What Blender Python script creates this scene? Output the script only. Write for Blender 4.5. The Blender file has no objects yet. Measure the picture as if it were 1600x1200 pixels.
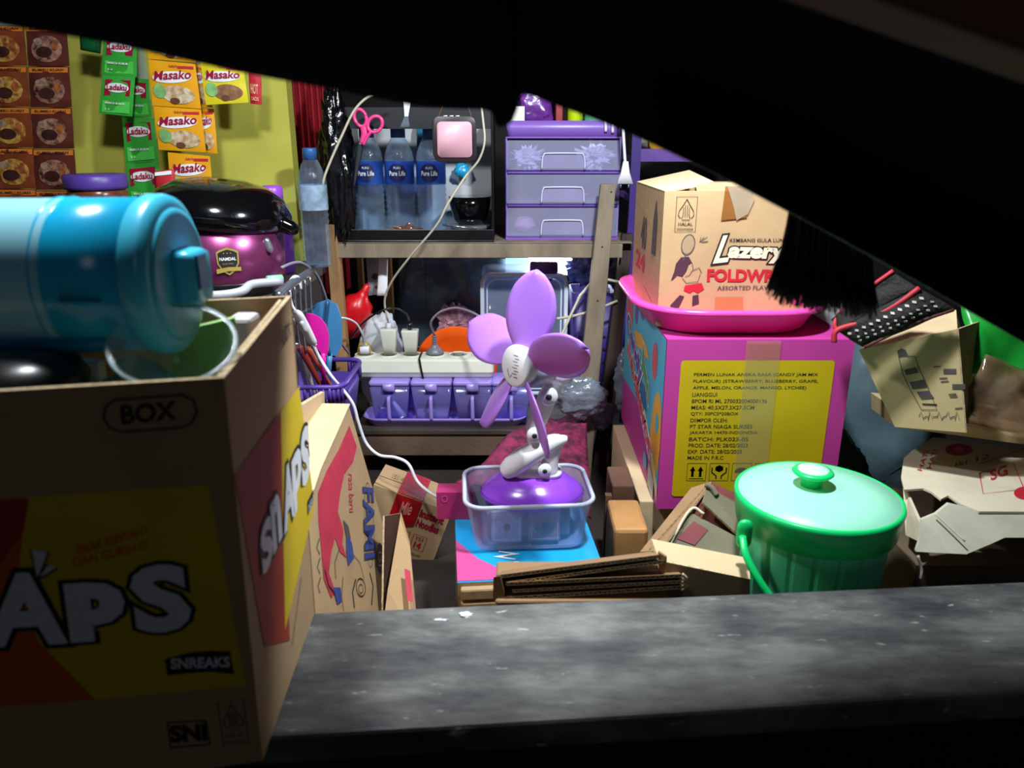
import bpy, bmesh, math, random
from mathutils import Vector, Matrix, noise, Euler
random.seed(7)
S = bpy.context.scene
COL = S.collection
R = math.radians
# ------------------------------------------------------------------ camera, world, light
CAM = Vector((0, 0, 1.25)); PITCH = R(18); FPX = 1200.0
cd = bpy.data.cameras.new('camera'); cam = bpy.data.objects.new('camera', cd); COL.objects.link(cam)
cam.location = CAM; cam.rotation_euler = (R(90) - PITCH, 0, 0)
cd.sensor_width = 36; cd.lens = 27; cd.clip_start = .01; cd.clip_end = 50
cd.dof.use_dof = True; cd.dof.focus_distance = 1.35; cd.dof.aperture_fstop = 5.6
S.camera = cam
S.view_settings.view_transform = 'Standard'; S.view_settings.look = 'None'
S.view_settings.gamma = 1; S.view_settings.use_curve_mapping = False
S.view_settings.exposure = 0.0
w = bpy.data.worlds.new('world'); S.world = w; w.use_nodes = True
w.node_tree.nodes['Background'].inputs[0].default_value = (.75, .85, 1, 1)
w.node_tree.nodes['Background'].inputs[1].default_value = .010
def area(name, loc, target, size, power, color, sy=None):
    d = bpy.data.lights.new(name, 'AREA'); d.energy = power; d.color = color; d.size = size
    if sy: d.shape = 'RECTANGLE'; d.size_y = sy
    o = bpy.data.objects.new(name, d); COL.objects.link(o); o.location = loc
    o.rotation_euler = (Vector(target) - Vector(loc)).to_track_quat('-Z', 'Y').to_euler()
    return o
area('front_fill', (.7, -1.5, 2.3), (0, .6, 1.1), .5, 1.3, (.80, .88, 1))  # weak fill added behind the camera for carton front and tarp, no actual lamp
area('main_lamp', (.20, .838, 1.60), (.10, 1.2, .85), .06, 11.5, (.86, .95, 1))
area('rear_lamp', (-.34, .76, 1.66), (-.46, .9, 1.1), .09, 6.8, (.93, .97, 1))
area('shelf_glow', (.10, 1.86, 1.015), (.02, 1.6, .86), .10, 1.3, (.85, .93, 1), .05)  # added light that goes with the glowing tube behind the shelf
# ------------------------------------------------------------------ pixel helpers
cP, sP = math.cos(PITCH), math.sin(PITCH)
def ray(px, py):
    a = (px - 800) / FPX; b = (600 - py) / FPX
    return Vector((a, cP + b * sP, -sP + b * cP))
def at(px, py, Y):
    d = ray(px, py); return CAM + d * (Y / d.y)
def atz(px, py, z):
    d = ray(px, py); return CAM + d * ((z - CAM.z) / d.z)
# ------------------------------------------------------------------ materials
def lin(h):
    if isinstance(h, (tuple, list)): return tuple(h)[:3] + (1,)
    h = h.lstrip('#'); o = []
    for i in (0, 2, 4):
        c = int(h[i:i+2], 16) / 255
        o.append(c / 12.92 if c <= .04045 else ((c + .055) / 1.055) ** 2.4)
    return tuple(o) + (1,)
MATS = {}
def mat(name, col, rough=.5, metal=0, var=.12, scale=18, bump=0, bscale=120, alpha=1, trans=0, coat=0, emit=0, spec=.5, stretch=None, col2=None, sheen=0):
    if name in MATS: return MATS[name]
    m = bpy.data.materials.new(name); m.use_nodes = True
    nt = m.node_tree; b = nt.nodes['Principled BSDF']; L = nt.links
    c = lin(col)
    tc = nt.nodes.new('ShaderNodeTexCoord')
    src = tc.outputs['Object']
    if stretch:
        mp = nt.nodes.new('ShaderNodeMapping'); mp.inputs['Scale'].default_value = stretch
        L.new(src, mp.inputs['Vector']); src = mp.outputs[0]
    if var or col2:
        n = nt.nodes.new('ShaderNodeTexNoise'); n.inputs['Scale'].default_value = scale; n.inputs['Detail'].default_value = 5
        L.new(src, n.inputs['Vector'])
        r = nt.nodes.new('ShaderNodeValToRGB')
        r.color_ramp.elements[0].position = .35; r.color_ramp.elements[1].position = .68
        if col2:
            r.color_ramp.elements[0].color = lin(col2); r.color_ramp.elements[1].color = c
        else:
            r.color_ramp.elements[0].color = tuple(x * (1 - var) for x in c[:3]) + (1,)
            r.color_ramp.elements[1].color = tuple(min(1, x * (1 + var * .6)) for x in c[:3]) + (1,)
        L.new(n.outputs['Fac'], r.inputs[0]); L.new(r.outputs[0], b.inputs['Base Color'])
    else: b.inputs['Base Color'].default_value = c
    b.inputs['Roughness'].default_value = rough; b.inputs['Metallic'].default_value = metal
    b.inputs['Specular IOR Level'].default_value = spec
    b.inputs['Coat Weight'].default_value = coat
    if sheen: b.inputs['Sheen Weight'].default_value = sheen
    if trans:
        b.inputs['Subsurface Weight'].default_value = trans; b.inputs['Subsurface Scale'].default_value = .01
    if emit:
        b.inputs['Emission Color'].default_value = c; b.inputs['Emission Strength'].default_value = emit
    if bump:
        n2 = nt.nodes.new('ShaderNodeTexNoise'); n2.inputs['Scale'].default_value = bscale; n2.inputs['Detail'].default_value = 4
        L.new(src, n2.inputs['Vector'])
        bp = nt.nodes.new('ShaderNodeBump'); bp.inputs['Strength'].default_value = bump; bp.inputs['Distance'].default_value = .004
        L.new(n2.outputs['Fac'], bp.inputs['Height']); L.new(bp.outputs[0], b.inputs['Normal'])
    if alpha < 1:
        out = nt.nodes['Material Output']
        tr = nt.nodes.new('ShaderNodeBsdfTransparent'); mx = nt.nodes.new('ShaderNodeMixShader')
        tr.inputs[0].default_value = tuple(.35 + .65 * x / max(c[:3]) for x in c[:3]) + (1,)
        lw = nt.nodes.new('ShaderNodeLayerWeight'); lw.inputs[0].default_value = .35
        ma = nt.nodes.new('ShaderNodeMath'); ma.operation = 'MULTIPLY_ADD'; ma.use_clamp = True
        ma.inputs[1].default_value = .30; ma.inputs[2].default_value = alpha
        L.new(lw.outputs['Facing'], ma.inputs[0]); L.new(ma.outputs[0], mx.inputs[0])
        L.new(tr.outputs[0], mx.inputs[1]); L.new(b.outputs[0], mx.inputs[2]); L.new(mx.outputs[0], out.inputs[0])
    MATS[name] = m; return m
kraft = mat('kraft card', '#bc9a70', .85, var=.1, scale=9, bump=.15, bscale=60)
kraft2 = mat('light kraft card', '#dcc096', .85, var=.08, scale=9, bump=.12, bscale=60)
kraftd = mat('brown kraft card', '#a07c58', .88, var=.12, scale=11, bump=.15, bscale=60)
kraftg = mat('olive kraft card', '#cdb583', .85, var=.1, scale=7, bump=.15, bscale=50)
kraftp = mat('pale torn card', '#ddd0b4', .9, var=.12, scale=14, bump=.35, bscale=40)
flute = mat('corrugated edge', '#dcc29a', .9, var=.35, scale=260)
flute_d = mat('corrugated shadow line', '#5c4430', .9, var=.3, scale=200)
ink = mat('black ink', '#1d1a1e', .6, var=0)
inkg = mat('grey ink', '#57504e', .7, var=.2, scale=60)
inkb = mat('blue ink', '#3b4a8f', .7, var=.25, scale=70)
red_i = mat('red ink', '#c01f2c', .6, var=.1)
redp = mat('faded red ink', '#c8324a', .7, var=.15, scale=30)
white_i = mat('white print', '#eef0f2', .5, var=.03)
tapeb = mat('brown parcel tape', '#a8753f', .25, var=.1, alpha=.55)
tapew = mat('pale parcel tape', '#d2c4ac', .3, var=.1, alpha=.35)
tapered = mat('red parcel tape', '#a8121a', .25, var=.2, scale=25, bump=.3, bscale=40)
yel_p = mat('yellow print', '#e2c205', .6, var=.06)
yel_b = mat('mustard print', '#c9ab00', .55, var=.06)
mag = mat('magenta print', '#c23a94', .55, var=.06)
oran = mat('orange print', '#e0641c', .6, var=.06)
redbrown = mat('russet print', '#b13a24', .7, var=.1)
dkwood = mat('dark worn wood', '#4a4038', .6, var=.35, scale=5, stretch=(1, 6, 6), bump=.3, bscale=30)
oldwood = mat('old brown wood', '#8d7052', .75, var=.3, scale=6, stretch=(1, 1, 5), bump=.3, bscale=30)
greywood = mat('grey weathered wood', '#8a7a66', .8, var=.3, scale=6, stretch=(4, 4, 1), bump=.4, bscale=40)
tanwood = mat('tan wood', '#ad8052', .7, var=.2, scale=6, stretch=(6, 6, 1), bump=.2, bscale=40)
purp = mat('purple plastic', '#8a63c0', .35, var=.04)
purpl = mat('lilac plastic', '#a58fe0', .3, var=.04)
purpd = mat('deep purple plastic', '#5a3f9e', .4, var=.05)
fanp = mat('fan lilac plastic', '#b47ce6', .3, var=.02, trans=.15)
fanb = mat('fan base purple plastic', '#9448dc', .22, var=.02)
whitep = mat('white plastic', '#e9e6ee', .35, var=.03)
offw = mat('cream plastic', '#dcdccb', .4, var=.05)
creamc = mat('cream cable', '#c9bfa8', .5, var=.05)
greyc = mat('grey cable', '#8e8494', .5, var=.05)
blackp = mat('black plastic', '#0e0e11', .3, var=.1)
blackg = mat('glossy black plastic', '#08080a', .12, var=.05, coat=.4)
clear = mat('clear plastic', '#cfdcec', .12, var=0, alpha=.16, spec=.8)
frost = mat('frosted plastic', '#d6d4ee', .3, var=.08, scale=8, alpha=.24)
milky = mat('milky plastic', '#ccd2e2', .35, var=.06, alpha=.20)
bottlem = mat('clear bottle plastic', '#c2d6ea', .08, var=.3, scale=45, alpha=.08, spec=1, bump=.8, bscale=50)
bottleblue = mat('blue bottle plastic', '#3d6fa8', .15, var=.1, alpha=.5)
capb = mat('blue cap plastic', '#2f5f9e', .4, var=.05)
# ------------------------------------------------------------------ surfaces to print on
class Frame:
    """flat surface in metres, origin o, unit axes u, v"""
    def __init__(s, o, u, v):
        s.o = Vector(o); s.u = Vector(u).normalized(); n = s.u.cross(Vector(v)).normalized(); s.v = n.cross(s.u); s.n = n
    def p(s, a, b, l=0): return s.o + s.u * a + s.v * b + s.n * l
    def q(s, px, py):
        d = ray(px, py); t = (s.o - CAM).dot(s.n) / d.dot(s.n); x = CAM + d * t - s.o
        return (x.dot(s.u), x.dot(s.v))
    def Q(s, pts): return [s.q(*p) for p in pts]
class Patch:
    """bulged quad, uv 0..1; corners top-left, top-right, bottom-right, bottom-left"""
    def __init__(s, tl, tr, br, bl, bulge=0, wob=0, seed=0):
        s.c = [Vector(x) for x in (tl, tr, br, bl)]; s.b = bulge; s.w = wob; s.sd = seed
        s.n = (s.c[1] - s.c[3]).cross(s.c[0] - s.c[2]).normalized()
        if s.n.dot(CAM - s.c[0]) < 0: s.n = -s.n
    def p(s, a, b, l=0):
        t = s.c[0].lerp(s.c[1], a); d = s.c[3].lerp(s.c[2], a); x = d.lerp(t, b)
        k = s.b * max(0, math.sin(math.pi * min(1, max(0, a))) * math.sin(math.pi * min(1, max(0, b)))) ** .6
        if s.w: k += s.w * noise.noise(Vector((a * 3 + s.sd, b * 3, s.sd * 1.7)))
        return x + s.n * (k + l)
    def q(s, px, py):
        # affine inverse on the quad's plane
        d = ray(px, py); n = (s.c[1] - s.c[0]).cross(s.c[3] - s.c[0])
        t = (s.c[0] - CAM).dot(n) / d.dot(n); x = CAM + d * t
        a = b = .5
        for _ in range(12):
            e = x - s.c[3].lerp(s.c[2], a).lerp(s.c[0].lerp(s.c[1], a), b)
            du = (s.c[2] - s.c[3]).lerp(s.c[1] - s.c[0], b); dv = (s.c[0] - s.c[3]).lerp(s.c[1] - s.c[2], a)
            A = du.dot(du); B = du.dot(dv); D = dv.dot(dv); det = A * D - B * B
            e1 = e.dot(du); e2 = e.dot(dv)
            a += (e1 * D - e2 * B) / det; b += (A * e2 - B * e1) / det
        return (a, b)
    def Q(s, pts): return [s.q(*p) for p in pts]
_tc = {}
def text_geo(t, off, sh):
    k = (t, off, sh)
    if k in _tc: return _tc[k]
    c = bpy.data.curves.new('t', 'FONT'); c.body = t; c.size = 1; c.offset = off; c.shear = sh; c.resolution_u = 3
    o = bpy.data.objects.new('t', c); COL.objects.link(o)
    bpy.context.view_layer.update()
    dg = bpy.context.evaluated_depsgraph_get(); e = o.evaluated_get(dg); me = e.to_mesh()
    V = [(v.co.x, v.co.y) for v in me.vertices]; Fc = [list(p.vertices) for p in me.polygons]
    e.to_mesh_clear(); bpy.data.objects.remove(o); bpy.data.curves.remove(c)
    _tc[k] = (V, Fc); return _tc[k]
def ell(cx, cy, rx, ry, n=28, rot=0, a0=0, a1=360):
    o = []
    full = abs(a1 - a0) >= 360
    for i in range(n if full else n + 1):
        a = R(a0 + (a1 - a0) * i / n); x = rx * math.cos(a); y = ry * math.sin(a)
        o.append((cx + x * math.cos(rot) - y * math.sin(rot), cy + x * math.sin(rot) + y * math.cos(rot)))
    return o
def rrect(x0, y0, x1, y1, r, n=5):
    o = []
    for cx, cy, s in ((x1 - r, y1 - r, 0), (x0 + r, y1 - r, 90), (x0 + r, y0 + r, 180), (x1 - r, y0 + r, 270)):
        for i in range(n + 1):
            a = R(s + 90 * i / n); o.append((cx + r * math.cos(a), cy + r * math.sin(a)))
    return o
def catmull(pts, n=8):
    P = [Vector(p) for p in pts]
    if len(P) < 3: return P
    P = [P[0] * 2 - P[1]] + P + [P[-1] * 2 - P[-2]]; o = []
    for i in range(1, len(P) - 2):
        a, b, c, d = P[i-1:i+3]
        for k in range(n):
            t = k / n
            o.append(.5 * ((2 * b) + (c - a) * t + (2 * a - 5 * b + 4 * c - d) * t * t + (-a + 3 * b - 3 * c + d) * t ** 3))
    o.append(P[-2]); return o
class MB:
    def __init__(s, M=None): s.v = []; s.f = []; s.m = []; s.sm = []; s.mats = []; s.M = M
    def mi(s, m):
        if m not in s.mats: s.mats.append(m)
        return s.mats.index(m)
    def add(s, V, Fc, m, smooth=False, M=None):
        n = len(s.v); k = s.mi(m)
        for v in V:
            v = Vector(v)
            if M is not None: v = M @ v
            if s.M is not None: v = s.M @ v
            s.v.append(v)
        for f in Fc: s.f.append([n + i for i in f]); s.m.append(k); s.sm.append(smooth)
        return s
    def box(s, lo, hi, m, M=None):
        x0, y0, z0 = lo; x1, y1, z1 = hi
        V = [(x0,y0,z0),(x1,y0,z0),(x1,y1,z0),(x0,y1,z0),(x0,y0,z1),(x1,y0,z1),(x1,y1,z1),(x0,y1,z1)]
        return s.add(V, [(0,3,2,1),(4,5,6,7),(0,1,5,4),(1,2,6,5),(2,3,7,6),(3,0,4,7)], m, M=M)
    def hexa(s, b, t, m):
        """b, t: four bottom and four top corners in the same order (counter-clockwise from above)"""
        return s.add(list(b) + list(t), [(0,3,2,1),(4,5,6,7),(0,1,5,4),(1,2,6,5),(2,3,7,6),(3,0,4,7)], m)
    def slab(s, c, th, m, me=None, n=None):
        """thick plate from four corners; rim may take another material"""
        c = [Vector(x) for x in c]
        if n is None:
            n = (c[1] - c[0]).cross(c[3] - c[0]).normalized()
            if n.dot(CAM - c[0]) < 0: n = -n
        k = [x - n * th for x in c]
        s.add(c + k, [(0,1,2,3),(7,6,5,4)], m)
        s.add(c + k, [(0,4,5,1),(1,5,6,2),(2,6,7,3),(3,7,4,0)], me or m)
        return s
    def loft(s, rings, m, closed=True, cap0=True, cap1=True, smooth=True, M=None):
        n = len(rings[0]); V = [p for r in rings for p in r]; Fc = []
        for i in range(len(rings) - 1):
            for j in range(n if closed else n - 1):
                a = i * n + j; b = i * n + (j + 1) % n; Fc.append((a, b, b + n, a + n))
        if cap0: Fc.append(tuple(range(n))[::-1])
        if cap1: Fc.append(tuple(range((len(rings) - 1) * n, len(rings) * n)))
        return s.add(V, Fc, m, smooth, M)
    def lathe(s, prof, m, seg=40, M=None, cap0=True, cap1=True, smooth=True, sx=1, sy=1):
        rings = [[(r * sx * math.cos(2 * math.pi * j / seg), r * sy * math.sin(2 * math.pi * j / seg), z) for j in range(seg)] for r, z in prof]
        return s.loft(rings, m, True, cap0, cap1, smooth, M)
    def tube(s, pts, r, m, seg=8, n=6, smooth=True, cm=True, flat=1):
        P = catmull(pts, n) if cm else [Vector(p) for p in pts]
        rs = r if isinstance(r, (list, tuple)) else None
        rings = []; up = None
        for i, p in enumerate(P):
            t = (P[min(i + 1, len(P) - 1)] - P[max(i - 1, 0)]).normalized()
            if up is None:
                up = Vector((0, 0, 1)) if abs(t.z) < .9 else Vector((0, 1, 0))
            x = t.cross(up).normalized(); y = x.cross(t).normalized(); up = y
            if rs:
                k = i / (len(P) - 1) * (len(rs) - 1); a = int(k); b = min(a + 1, len(rs) - 1); rr = rs[a] + (rs[b] - rs[a]) * (k - a)
            else: rr = r
            rings.append([p + x * rr * math.cos(2 * math.pi * j / seg) + y * rr * flat * math.sin(2 * math.pi * j / seg) for j in range(seg)])
        return s.loft(rings, m, smooth=smooth)
    def limb(s, pts, rad, m, seg=16, flat=1):
        """rounded capsule chain"""
        P = [Vector(p) for p in pts]; d0 = (P[0] - P[1]).normalized(); d1 = (P[-1] - P[-2]).normalized()
        P2 = [P[0] + d0 * rad[0] * .95, P[0] + d0 * rad[0] * .7] + P + [P[-1] + d1 * rad[-1] * .7, P[-1] + d1 * rad[-1] * .95]
        r2 = [rad[0] * .2, rad[0] * .7] + list(rad) + [rad[-1] * .7, rad[-1] * .2]
        C2 = catmull(P2, 5); n = len(C2)
        rr = [r2[min(int(i / (n - 1) * (len(r2) - 1)), len(r2) - 2)] * (1 - (i / (n - 1) * (len(r2) - 1)) % 1) + r2[min(int(i / (n - 1) * (len(r2) - 1)) + 1, len(r2) - 1)] * ((i / (n - 1) * (len(r2) - 1)) % 1) for i in range(n)]
        return s.tube(C2, rr, m, seg, cm=False, flat=flat)
    def blob(s, c, rx, ry, rz, m, amp=.15, fr=6, seed=0, seg=28, smooth=True, power=1, M=None):
        c = Vector(c); rings = []
        for i in range(1, seg):
            th = math.pi * i / seg; ring = []
            for j in range(seg):
                ph = 2 * math.pi * j / seg
                d = Vector((math.sin(th) * math.cos(ph), math.sin(th) * math.sin(ph), -math.cos(th)))
                k = 1 + amp * (noise.noise(d * fr * .35 + Vector((seed, 0, 0))) + .6 * abs(noise.noise(d * fr + Vector((0, seed, 0)))) * 2 - .5)
                e = Vector([math.copysign(abs(q) ** power, q) for q in d])
                ring.append(c + Vector((e.x * rx, e.y * ry, e.z * rz)) * k)
            rings.append(ring)
        return s.loft(rings, m, smooth=smooth, M=M)
    def grid(s, fn, nu, nv, m, smooth=True, th=0):
        V = [fn(i / nu, j / nv) for j in range(nv + 1) for i in range(nu + 1)]
        Fc = [(j*(nu+1)+i, j*(nu+1)+i+1, (j+1)*(nu+1)+i+1, (j+1)*(nu+1)+i) for j in range(nv) for i in range(nu)]
        return s.add(V, Fc, m, smooth)
    # --- prints on a surface
    def poly(s, S_, pts, m, l=.0008):
        return s.add([S_.p(a, b, l) for a, b in pts], [tuple(range(len(pts)))], m)
    def fan(s, S_, pts, m, l=.0008):
        cx = sum(p[0] for p in pts) / len(pts); cy = sum(p[1] for p in pts) / len(pts); n = len(pts)
        V = [S_.p(cx, cy, l)] + [S_.p(cx + (a-cx)*.5, cy + (b-cy)*.5, l) for a, b in pts] + [S_.p(a, b, l) for a, b in pts]
        Fc = [(0, 1 + i, 1 + (i+1) % n) for i in range(n)] + [(1+i, 1+n+i, 1+n+(i+1) % n, 1+(i+1) % n) for i in range(n)]
        return s.add(V, Fc, m)
    def stroke(s, S_, pts, w, m, l=.001, closed=False, asp=1):
        n = len(pts); L = []; Rr = []
        for i in range(n):
            if closed: a, b = pts[i-1], pts[(i+1) % n]
            else: a, b = pts[max(i-1, 0)], pts[min(i+1, n-1)]
            dx, dy = b[0] - a[0], (b[1] - a[1]) / asp; k = math.hypot(dx, dy) or 1
            nx, ny = -dy / k * w / 2, dx / k * w / 2 * asp
            L.append(S_.p(pts[i][0] + nx, pts[i][1] + ny, l)); Rr.append(S_.p(pts[i][0] - nx, pts[i][1] - ny, l))
        Fc = [(i, (i+1) % n, n + (i+1) % n, n + i) for i in range(n if closed else n - 1)]
        return s.add(L + Rr, Fc, m)
    def text(s, S_, t, bl, br, tl, m, l=.0012, off=0, sh=0, out=None, outw=.06, px=True):
        if px: bl, br, tl = S_.q(*bl), S_.q(*br), S_.q(*tl)
        V0, F0 = text_geo(t, off, sh)
        x0 = min(v[0] for v in V0); x1 = max(v[0] for v in V0); y0 = min(v[1] for v in V0); y1 = max(v[1] for v in V0)
        def mp(V, l):
            o = []
            for x, y in V:
                a = (x - x0) / (x1 - x0); b = (y - y0) / (y1 - y0)
                o.append(S_.p(bl[0] + a * (br[0] - bl[0]) + b * (tl[0] - bl[0]), bl[1] + a * (br[1] - bl[1]) + b * (tl[1] - bl[1]), l))
            return o
        if out is not None:
            V1, F1 = text_geo(t, off + outw, sh); s.add(mp(V1, l), F1, out)
            l += .0006
        s.add(mp(V0, l), F0, m); return s
    # --- output
    def build(s, name, parent=None, label=None, cat=None, group=None, kind=None, bevel=0, solid=0, subd=0):
        base = Vector((0, 0, 0))
        if parent is not None:
            o_ = parent
            while o_ is not None: base += o_.location; o_ = o_.parent
        elif s.v:
            xs = [v.x for v in s.v]; ys = [v.y for v in s.v]; zs = [v.z for v in s.v]
            base = Vector(((min(xs) + max(xs)) / 2, (min(ys) + max(ys)) / 2, min(zs)))
        me = bpy.data.meshes.new(name); me.from_pydata([v - base for v in s.v], [], s.f); me.validate(verbose=False)
        for m in s.mats: me.materials.append(m)
        if len(me.polygons) == len(s.m):
            for p, k, q in zip(me.polygons, s.m, s.sm): p.material_index = k; p.use_smooth = q
        o = bpy.data.objects.new(name, me); COL.objects.link(o)
        if parent is not None: o.parent = parent
        else: o.location = base
        if solid:
            md = o.modifiers.new('solid', 'SOLIDIFY'); md.thickness = solid; md.offset = 0
        if bevel:
            md = o.modifiers.new('bevel', 'BEVEL'); md.width = bevel; md.segments = 2; md.limit_method = 'ANGLE'; md.angle_limit = R(40)
        if subd:
            md = o.modifiers.new('sub', 'SUBSURF'); md.levels = subd; md.render_levels = subd
        if label and cat or group or kind: tag(o, label, cat, group, kind)
        elif label: o['label'] = label
        return o
def tag(o, label=None, cat=None, group=None, kind=None):
    if label: o['label'] = label
    if cat: o['category'] = cat
    if group: o['group'] = group
    if kind: o['kind'] = kind
def thing(name, label, cat, loc, group=None):
    o = bpy.data.objects.new(name, None); COL.objects.link(o); o.empty_display_size = .02
    o.location = Vector(loc); tag(o, label, cat, group); return o
def dup(o, d, label=None, parent=None):
    c = o.copy(); COL.objects.link(c)
    if parent is None: c.location = o.location + Vector(d)
    else: c.parent = parent
    if label: c['label'] = label
    for ch in list(o.children): dup(ch, d, None, c)
    return c
def place(loc, rz=0, rx=0, ry=0): return Matrix.Translation(Vector(loc)) @ Euler((rx, ry, rz)).to_matrix().to_4x4()
def rring(w, d, r, z, n=5, cx=0, cy=0): return [(x + cx, y + cy, z) for x, y in rrect(-w/2, -d/2, w/2, d/2, r, n)]
def halal(mb, S_, x0, y0, x1, y1, m, lw):
    """boxed leaf-shaped mark with its word; lower-left to upper-right"""
    W = x1 - x0; H = y1 - y0
    X = lambda a: x0 + a * W
    Y = lambda b: y0 + b * H
    mb.stroke(S_, [(X(0), Y(0)), (X(1), Y(0)), (X(1), Y(1)), (X(0), Y(1))], lw, m, closed=True)
    mb.stroke(S_, [(X(.5), Y(.93)), (X(.36), Y(.78)), (X(.16), Y(.6)), (X(.12), Y(.48)), (X(.2), Y(.4)), (X(.32), Y(.4)), (X(.36), Y(.5)), (X(.36), Y(.7))], lw, m)
    mb.stroke(S_, [(X(.5), Y(.93)), (X(.64), Y(.78)), (X(.84), Y(.6)), (X(.88), Y(.48)), (X(.8), Y(.4)), (X(.68), Y(.4)), (X(.64), Y(.5)), (X(.64), Y(.7))], lw, m)
    mb.stroke(S_, [(X(.45), Y(.42)), (X(.45), Y(.76))], lw, m); mb.stroke(S_, [(X(.55), Y(.42)), (X(.55), Y(.76))], lw, m)
    mb.stroke(S_, [(X(.3), Y(.34)), (X(.7), Y(.34))], lw, m)
    mb.text(S_, 'HALAL', (X(.15), Y(.18)), (X(.85), Y(.18)), (X(.15), Y(.27)), m, px=False, off=.01)
    mb.text(S_, 'INDONESIA', (X(.1), Y(.05)), (X(.9), Y(.05)), (X(.1), Y(.11)), m, px=False, off=.01)
# ================================================================== the setting
FZ = .54
def struct(name, mb, **k): return mb.build(name, kind='structure', **k)
floor_m = mat('dark floor boards', '#3a3029', .8, var=.35, scale=4, bump=.2)
dark_w = mat('dark wall boards', '#2b2826', .85, var=.3, scale=3, bump=.2)
yel_w = mat('yellow wall paint', '#d3cf58', .75, var=.14, scale=5, col2='#b5b045', bump=.12, bscale=14)
struct('floor', MB().box((-1.7, -.6, FZ - .04), (1.7, 2.5, FZ), floor_m))
struct('wall_back', MB().box((-1.7, 2.3, FZ), (1.7, 2.34, 2.5), dark_w))
struct('wall_right', MB().box((1.66, -.6, FZ), (1.7, 2.3, 2.5), dark_w))
struct('wall_left', MB().box((-1.7, -.6, FZ), (-1.66, 2.3, 2.5), dark_w))
struct('ceiling', MB().box((-1.7, .78, 2.1), (1.7, 2.34, 2.14), mat('pale ceiling boards', '#8a857c', .85, var=.2, scale=4)))
struct('wall_yellow', MB().box((-1.66, 1.62, FZ), (at(453, 200, 1.62).x, 1.66, 2.5), yel_w))
# red corrugated sheet beside the yellow wall
m_red = mat('red corrugated metal', '#a3222c', .45, var=.15, scale=9)
mb = MB(); x0 = at(450, 200, 1.69).x; x1 = at(528, 200, 1.8).x
prof = []
for i in range(81):
    t = i / 80; prof.append((x0 + (x1 - x0) * t, 1.69 + .13 * t + .006 * math.cos(t * 9 * 2 * math.pi)))
mb.add([(x, y, z) for z in (.9, 2.0) for x, y in prof] , [(i, i+1, 82+i, 81+i) for i in range(80)], m_red, True)
mb.build('corrugated_sheet', label='red corrugated sheet standing beside the yellow wall', cat='sheet', solid=.002)
# low dark front wall under the plank and the worn plank on it
mb = MB()
def fy(x): return .560 + .081 * x
def by(x): return .743 + .075 * x
mb.hexa([(-1.6, fy(-1.6)+.012, 0), (1.6, fy(1.6)+.012, 0), (1.6, by(1.6)-.03, 0), (-1.6, by(-1.6)-.03, 0)],
        [(-1.6, fy(-1.6)+.012, .718), (1.6, fy(1.6)+.012, .718), (1.6, by(1.6)-.03, .718), (-1.6, by(-1.6)-.03, .718)], mat('black painted board', '#15130f', .8, var=.3))
struct('wall_front', mb)
def plank_mat():
    m = mat('worn plank wood', '#6a625a', .55, var=0)
    nt = m.node_tree; L = nt.links; b = nt.nodes['Principled BSDF']; tc = nt.nodes.new('ShaderNodeTexCoord')
    mp = nt.nodes.new('ShaderNodeMapping'); mp.inputs['Scale'].default_value = (.55, 1.5, 1); L.new(tc.outputs['Object'], mp.inputs[0])
    n1 = nt.nodes.new('ShaderNodeTexNoise'); n1.inputs['Scale'].default_value = 11; n1.inputs['Detail'].default_value = 8; n1.inputs['Roughness'].default_value = .65; L.new(mp.outputs[0], n1.inputs[0])
    r1 = nt.nodes.new('ShaderNodeValToRGB'); e = r1.color_ramp.elements
    e[0].position = .36; e[0].color = lin('#34343a'); e[1].position = .66; e[1].color = lin('#868683')
    x = e.new(.5); x.color = lin('#5a5a58')
    L.new(n1.outputs[0], r1.inputs[0])
    n2 = nt.nodes.new('ShaderNodeTexNoise'); n2.inputs['Scale'].default_value = 60; n2.inputs['Detail'].default_value = 6; L.new(mp.outputs[0], n2.inputs[0])
    r2 = nt.nodes.new('ShaderNodeValToRGB'); r2.color_ramp.elements[0].position = .66; r2.color_ramp.elements[1].position = .76
    L.new(n2.outputs[0], r2.inputs[0])
    mx = nt.nodes.new('ShaderNodeMix'); mx.data_type = 'RGBA'; L.new(r2.outputs[0], mx.inputs[0]); L.new(r1.outputs[0], mx.inputs[6]); mx.inputs[7].default_value = lin('#c8c8c0')
    L.new(mx.outputs[2], b.inputs['Base Color'])
    n3 = nt.nodes.new('ShaderNodeTexNoise'); n3.inputs['Scale'].default_value = 25; mp2 = nt.nodes.new('ShaderNodeMapping'); mp2.inputs['Scale'].default_value = (.3, 5, 1)
    L.new(tc.outputs['Object'], mp2.inputs[0]); L.new(mp2.outputs[0], n3.inputs[0])
    bp = nt.nodes.new('ShaderNodeBump'); bp.inputs['Strength'].default_value = .35; bp.inputs['Distance'].default_value = .003
    L.new(n3.outputs[0], bp.inputs['Height']); L.new(bp.outputs[0], b.inputs['Normal'])
    return m
mb = MB(); A = [(-1.6, fy(-1.6)), (1.6, fy(1.6)), (1.6, by(1.6)), (-1.6, by(-1.6))]
mb.hexa([(x, y, .718) for x, y in A], [(x, y, .75) for x, y in A], plank_mat())
mb.build('plank', label='long worn grey wooden plank across the front of the stall', cat='plank', bevel=.004)
mb = MB(); c = atz(727, 961, .75)
mb.blob((c.x, c.y, .7505), .009, .005, .0016, white_i, .5, 5, 3, 14); mb.blob((c.x - .026, c.y - .009, .7503), .008, .002, .0008, white_i, .6, 5, 5, 12)
mb.build('paint_drip', label='small white paint drip on the left of the grey plank', cat='drip')

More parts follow.
